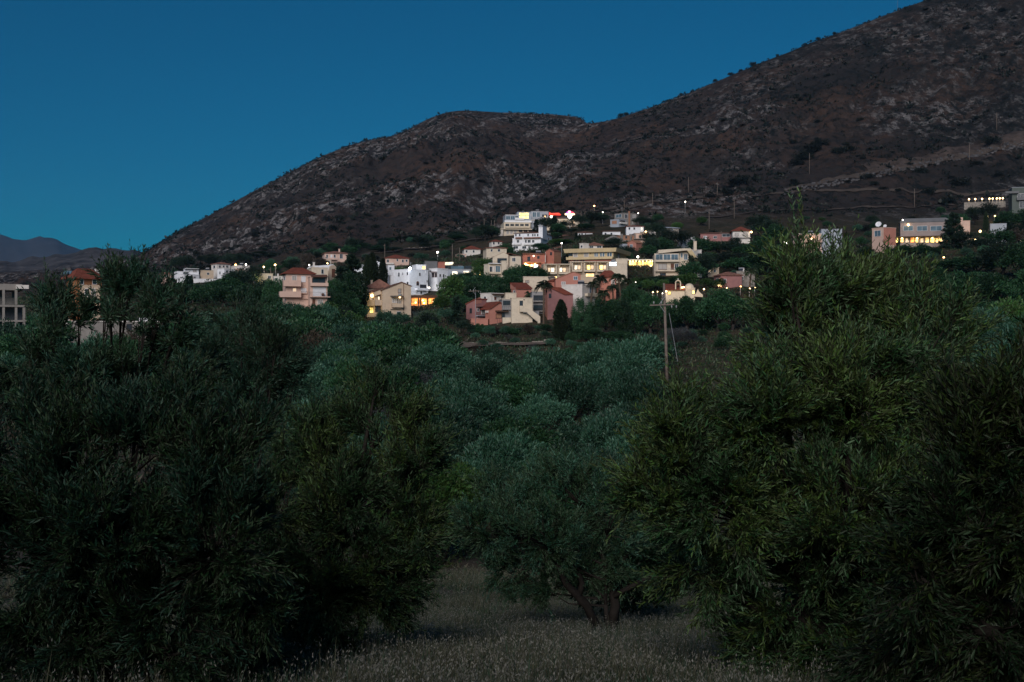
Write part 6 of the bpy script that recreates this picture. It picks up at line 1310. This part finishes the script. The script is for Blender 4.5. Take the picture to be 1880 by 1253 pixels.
for a in (('warm street lamp left of the wooden pole above the lamplit house', 484.5, 490.5, 'warm', .5, 120),('warm street lamp right of the wooden pole above the lamplit house', 505.5, 486.5, 'warm', .55, 140),('yellow street lamp at the left wall of the low lamplit house', 473.5, 510.5, 'yellow', .42, 120, 4),('orange lamp above the far left white village', 433, 486.5, 'orange', .6, 140),('white lamp at the right end of the far left white village', 452, 486, 'white', .5, 100),
    ('small white lamp behind the roof of the pink villa', 568, 487, 'white', .36, 50),('small warm lamp under the pinkish hip-roofed villa', 601.5, 484, 'warm', .36, 50),('white street lamp on the slope right of the low pink cottage', 803.5, 463.5, 'white', .6, 160),('warm lamp beside the slim cypresses and the low pink cottage', 710.5, 491, 'warm', .62, 160),
    ('orange street lamp above the trees right of the neon sign', 1091, 378.5, 'orange', .6, 200),('small white lamp below the orange street lamp', 1106.5, 390, 'white', .42, 60),('small white lamp right of the boxy hilltop villa', 1171.5, 392, 'white', .42, 60),('white lamp on the dirt road above the village', 1258, 371, 'white', .55, 120),('blazing white street lamp among the top leaves of the right olive', 1442, 446, 'white', .95, 260),
    ('warm garden lamp left of the beige gabled villa', 655, 583, 'yellow', .34, 40, 3),('lowest warm garden lamp near the beige gabled villa', 642, 599.5, 'warm', .34, 40, 3),('white garden lamp at the corner of the beige gabled villa', 664, 568, 'white', .2, 20, 3),('small lamp right of the white chimney villa', 1031, 447, 'white', .42, 60),
    ('leftmost warm lamp in the garden left of the chapel', 1198.5, 537, 'warm', .3, 40, 3),('second warm lamp in the garden left of the chapel', 1207, 536, 'warm', .22, 15, 3),('third warm lamp in the garden left of the chapel', 1216, 539, 'white', .22, 15, 3),('brightest warm lamp by the left wall of the chapel', 1223, 535, 'warm', .36, 40, 3),('small white lamp in the hedge below the golden terrace', 1167, 518.5, 'white', .18, 0, 2.5),('small white lamp in the hedge below the glazed house', 1209.5, 517.5, 'white', .18, 0, 2.5),
    ('leftmost of four garden lights below the grey stone house', 1334, 529, 'warm', .28, 15, 2.5),('second of four garden lights below the grey stone house', 1359.5, 526.5, 'orange', .32, 30, 2.5),('third and brightest garden light below the grey stone house', 1376, 530.5, 'warm', .36, 40, 2.5),('rightmost of four garden lights below the grey stone house', 1386, 528, 'warm', .28, 20, 2.5),
    ('amber lamp glowing through leaves near the top of the right olive', 1732, 473, 'orange', .4, 40, 4),('low amber lamp seen through the middle leaves of the right olive', 1483, 521, 'warm', .36, 30, 4),('warm lamp right of the orange red-roofed villa', 238.5, 525, 'warm', .26, 25, 4),('yellow glowing lamp among the conifers below the row of post lamps', 1812, 398, 'yellow', .6, 120, 3),('second yellow lamp among conifers below the row of post lamps', 1826, 397, 'yellow', .5, 100, 3),('warm lamp at the far right edge in the trees', 1874, 432, 'yellow', .4, 90, 3)):
    street_lamp(*a)
HAZE = 3.2e-5
# ------------------------------------------------------------------ labels that single each plant out
_num = ['first','second','third','fourth','fifth','sixth','seventh','eighth','ninth']
_cnt = ['','one','two','three','four','five','six','seven','eight','nine']
ZM = MARKS+[(900,225,'the rocky summit'),(1115,235,'the saddle between the two hills'),(700,330,'the left flank of the mountain'),(1480,200,'the upper right mountainside'),(1750,150,'the dark right cliffs'),(1020,950,'the low forked olive at the clearing'),(690,800,'the round left foreground olive'),(920,632,'the dry earth bank'),(1030,600,'the tall cypress'),(1600,700,'the big right foreground olive'),(880,760,'the middle of the grove'),(1120,770,'the right side of the grove'),(450,640,'the silvery left olive'),(600,640,'the dense green thicket'),(1480,320,'the pale rock outcrop')]
groups = {}
for root, kind, label in THINGS:
    p = root.location; h = root['_h']; px = CX+F*p.x/p.y; py = CY-F*(p.z+h*.5)/p.y; del root['_h']
    d, q = min(((px-a)**2+((py-b)*1.3)**2, (a, b, c)) for a, b, c in ZM)
    dx, dy = px-q[0], (py-q[1])*1.3
    rel = ('right of' if dx > 0 else 'left of') if abs(dx) > abs(dy) else ('below' if dy > 0 else 'above')
    zone = 'valley grove' if p.y < 235 else 'village' if p.y < 560 else 'mountain slope'
    base = COLORS[kind]
    if kind == 'cypress' and abs(px-1030) < 8: groups.setdefault(('tall dense dark cypress standing alone in front of the tall mauve house', kind, zone), []).append((px, root)); continue
    if kind == 'palm' and abs(px-1376) < 6: groups.setdefault(('thick trunked palm in front of the grey stone house', kind, zone), []).append((px, root)); continue
    groups.setdefault((f'{base} {rel} {q[2]}', kind, zone), []).append((px, root))
merged = {}
for (lab, kind, zone), L in groups.items(): merged.setdefault(lab, []).extend((px, r_, kind, zone) for px, r_ in L)
PLUR = {'olive':'olive trees','deep':'deep green trees','bright':'bright green trees','grey':'greyish shrubs','brown':'dry shrubs','pink':'oleander shrubs','cypress':'cypresses','conifer':'pointed conifers','pine':'spreading pines','weep':'feathery trees','palm':'palms','bush':'dark bushes'}
for lab, L in merged.items():
    L.sort(key=lambda t: t[0]); n = len(L)
    for i, (px, r_, kind, zone) in enumerate(L):
        g = f'{PLUR[kind]} of the {zone}'
        if n == 1: t = lab
        elif n == 2: t = ('left one of two: ' if i == 0 else 'right one of two: ')+lab
        elif n <= 9: t = f'{_num[i]} from left of {_cnt[n]}: '+lab
        else:
            t = lab; g = f'{PLUR[kind]} {lab[len(COLORS[kind])+1:]}'
        tag(r_, ' '.join(t.split()[:16]), CATS.get(kind, 'tree'), g)
# ------------------------------------------------------------------ camera, sky, sun, lamps
cam = bpy.data.cameras.new('camera'); cam.sensor_width = 36; cam.lens = F/1880*36; cam.clip_start = .05; cam.clip_end = 60000
co = link(bpy.data.objects.new('camera', cam)); co.location = (0, 0, 0); co.rotation_euler = (math.pi/2, 0, 0); SC.camera = co
SUN_EL, SUN_AZ = math.radians(24), math.radians(194)
w = bpy.data.worlds.new('World'); SC.world = w; w.use_nodes = True; nt = w.node_tree
sky = nt.nodes.new('ShaderNodeTexSky'); sky.sky_type = 'NISHITA'; sky.sun_disc = False; sky.sun_elevation = SUN_EL; sky.sun_rotation = SUN_AZ
sky.air_density = 1.0; sky.dust_density = 0.1; sky.ozone_density = 5.4
bg = nt.nodes['Background']; tint = nt.nodes.new('ShaderNodeMix'); tint.data_type = 'RGBA'; tint.blend_type = 'MULTIPLY'; tint.inputs[0].default_value = 1; tint.inputs[7].default_value = (.03, .83, 1.06, 1)
nt.links.new(sky.outputs[0], tint.inputs[6]); nt.links.new(tint.outputs[2], bg.inputs[0]); bg.inputs[1].default_value = .0335
s = bpy.data.lights.new('sun', 'SUN'); s.energy = 2.65; s.angle = math.radians(36); s.color = (1, .90, .84)
so = link(bpy.data.objects.new('sun', s)); el = SUN_EL; az = SUN_AZ
d = -Vector((math.sin(az)*math.cos(el), math.cos(az)*math.cos(el), math.sin(el))); so.rotation_euler = d.to_track_quat('-Z', 'Y').to_euler()
for i, (p, c, wt, r_, _) in enumerate(LIGHTS):
    l = bpy.data.lights.new('lamp_glow', 'POINT'); l.energy = wt; l.color = c; l.shadow_soft_size = r_
    link(bpy.data.objects.new('lamp_glow', l)).location = p
hz = MB(); hz.box(-9000, -500, -18, 9000, 9300, 1200); hm = bpy.data.materials.new('thin_air'); hm.use_nodes = True; hn = hm.node_tree
hn.nodes.remove(hn.nodes['Principled BSDF']); pv = hn.nodes.new('ShaderNodeVolumePrincipled'); pv.inputs['Color'].default_value = (.22, .56, 1, 1); pv.inputs['Density'].default_value = HAZE
hn.links.new(pv.outputs[0], hn.nodes['Material Output'].inputs['Volume']); ho = hz.build('haze', hm); ho['kind'] = 'stuff'
SC.view_settings.view_transform = 'Standard'; SC.view_settings.look = 'None'; SC.view_settings.exposure = 0; SC.view_settings.gamma = 1
cy = SC.cycles; cy.max_bounces = 5; cy.diffuse_bounces = 2; cy.glossy_bounces = 2; cy.transmission_bounces = 2; cy.volume_bounces = 0; cy.sample_clamp_indirect = 3; cy.use_denoising = True
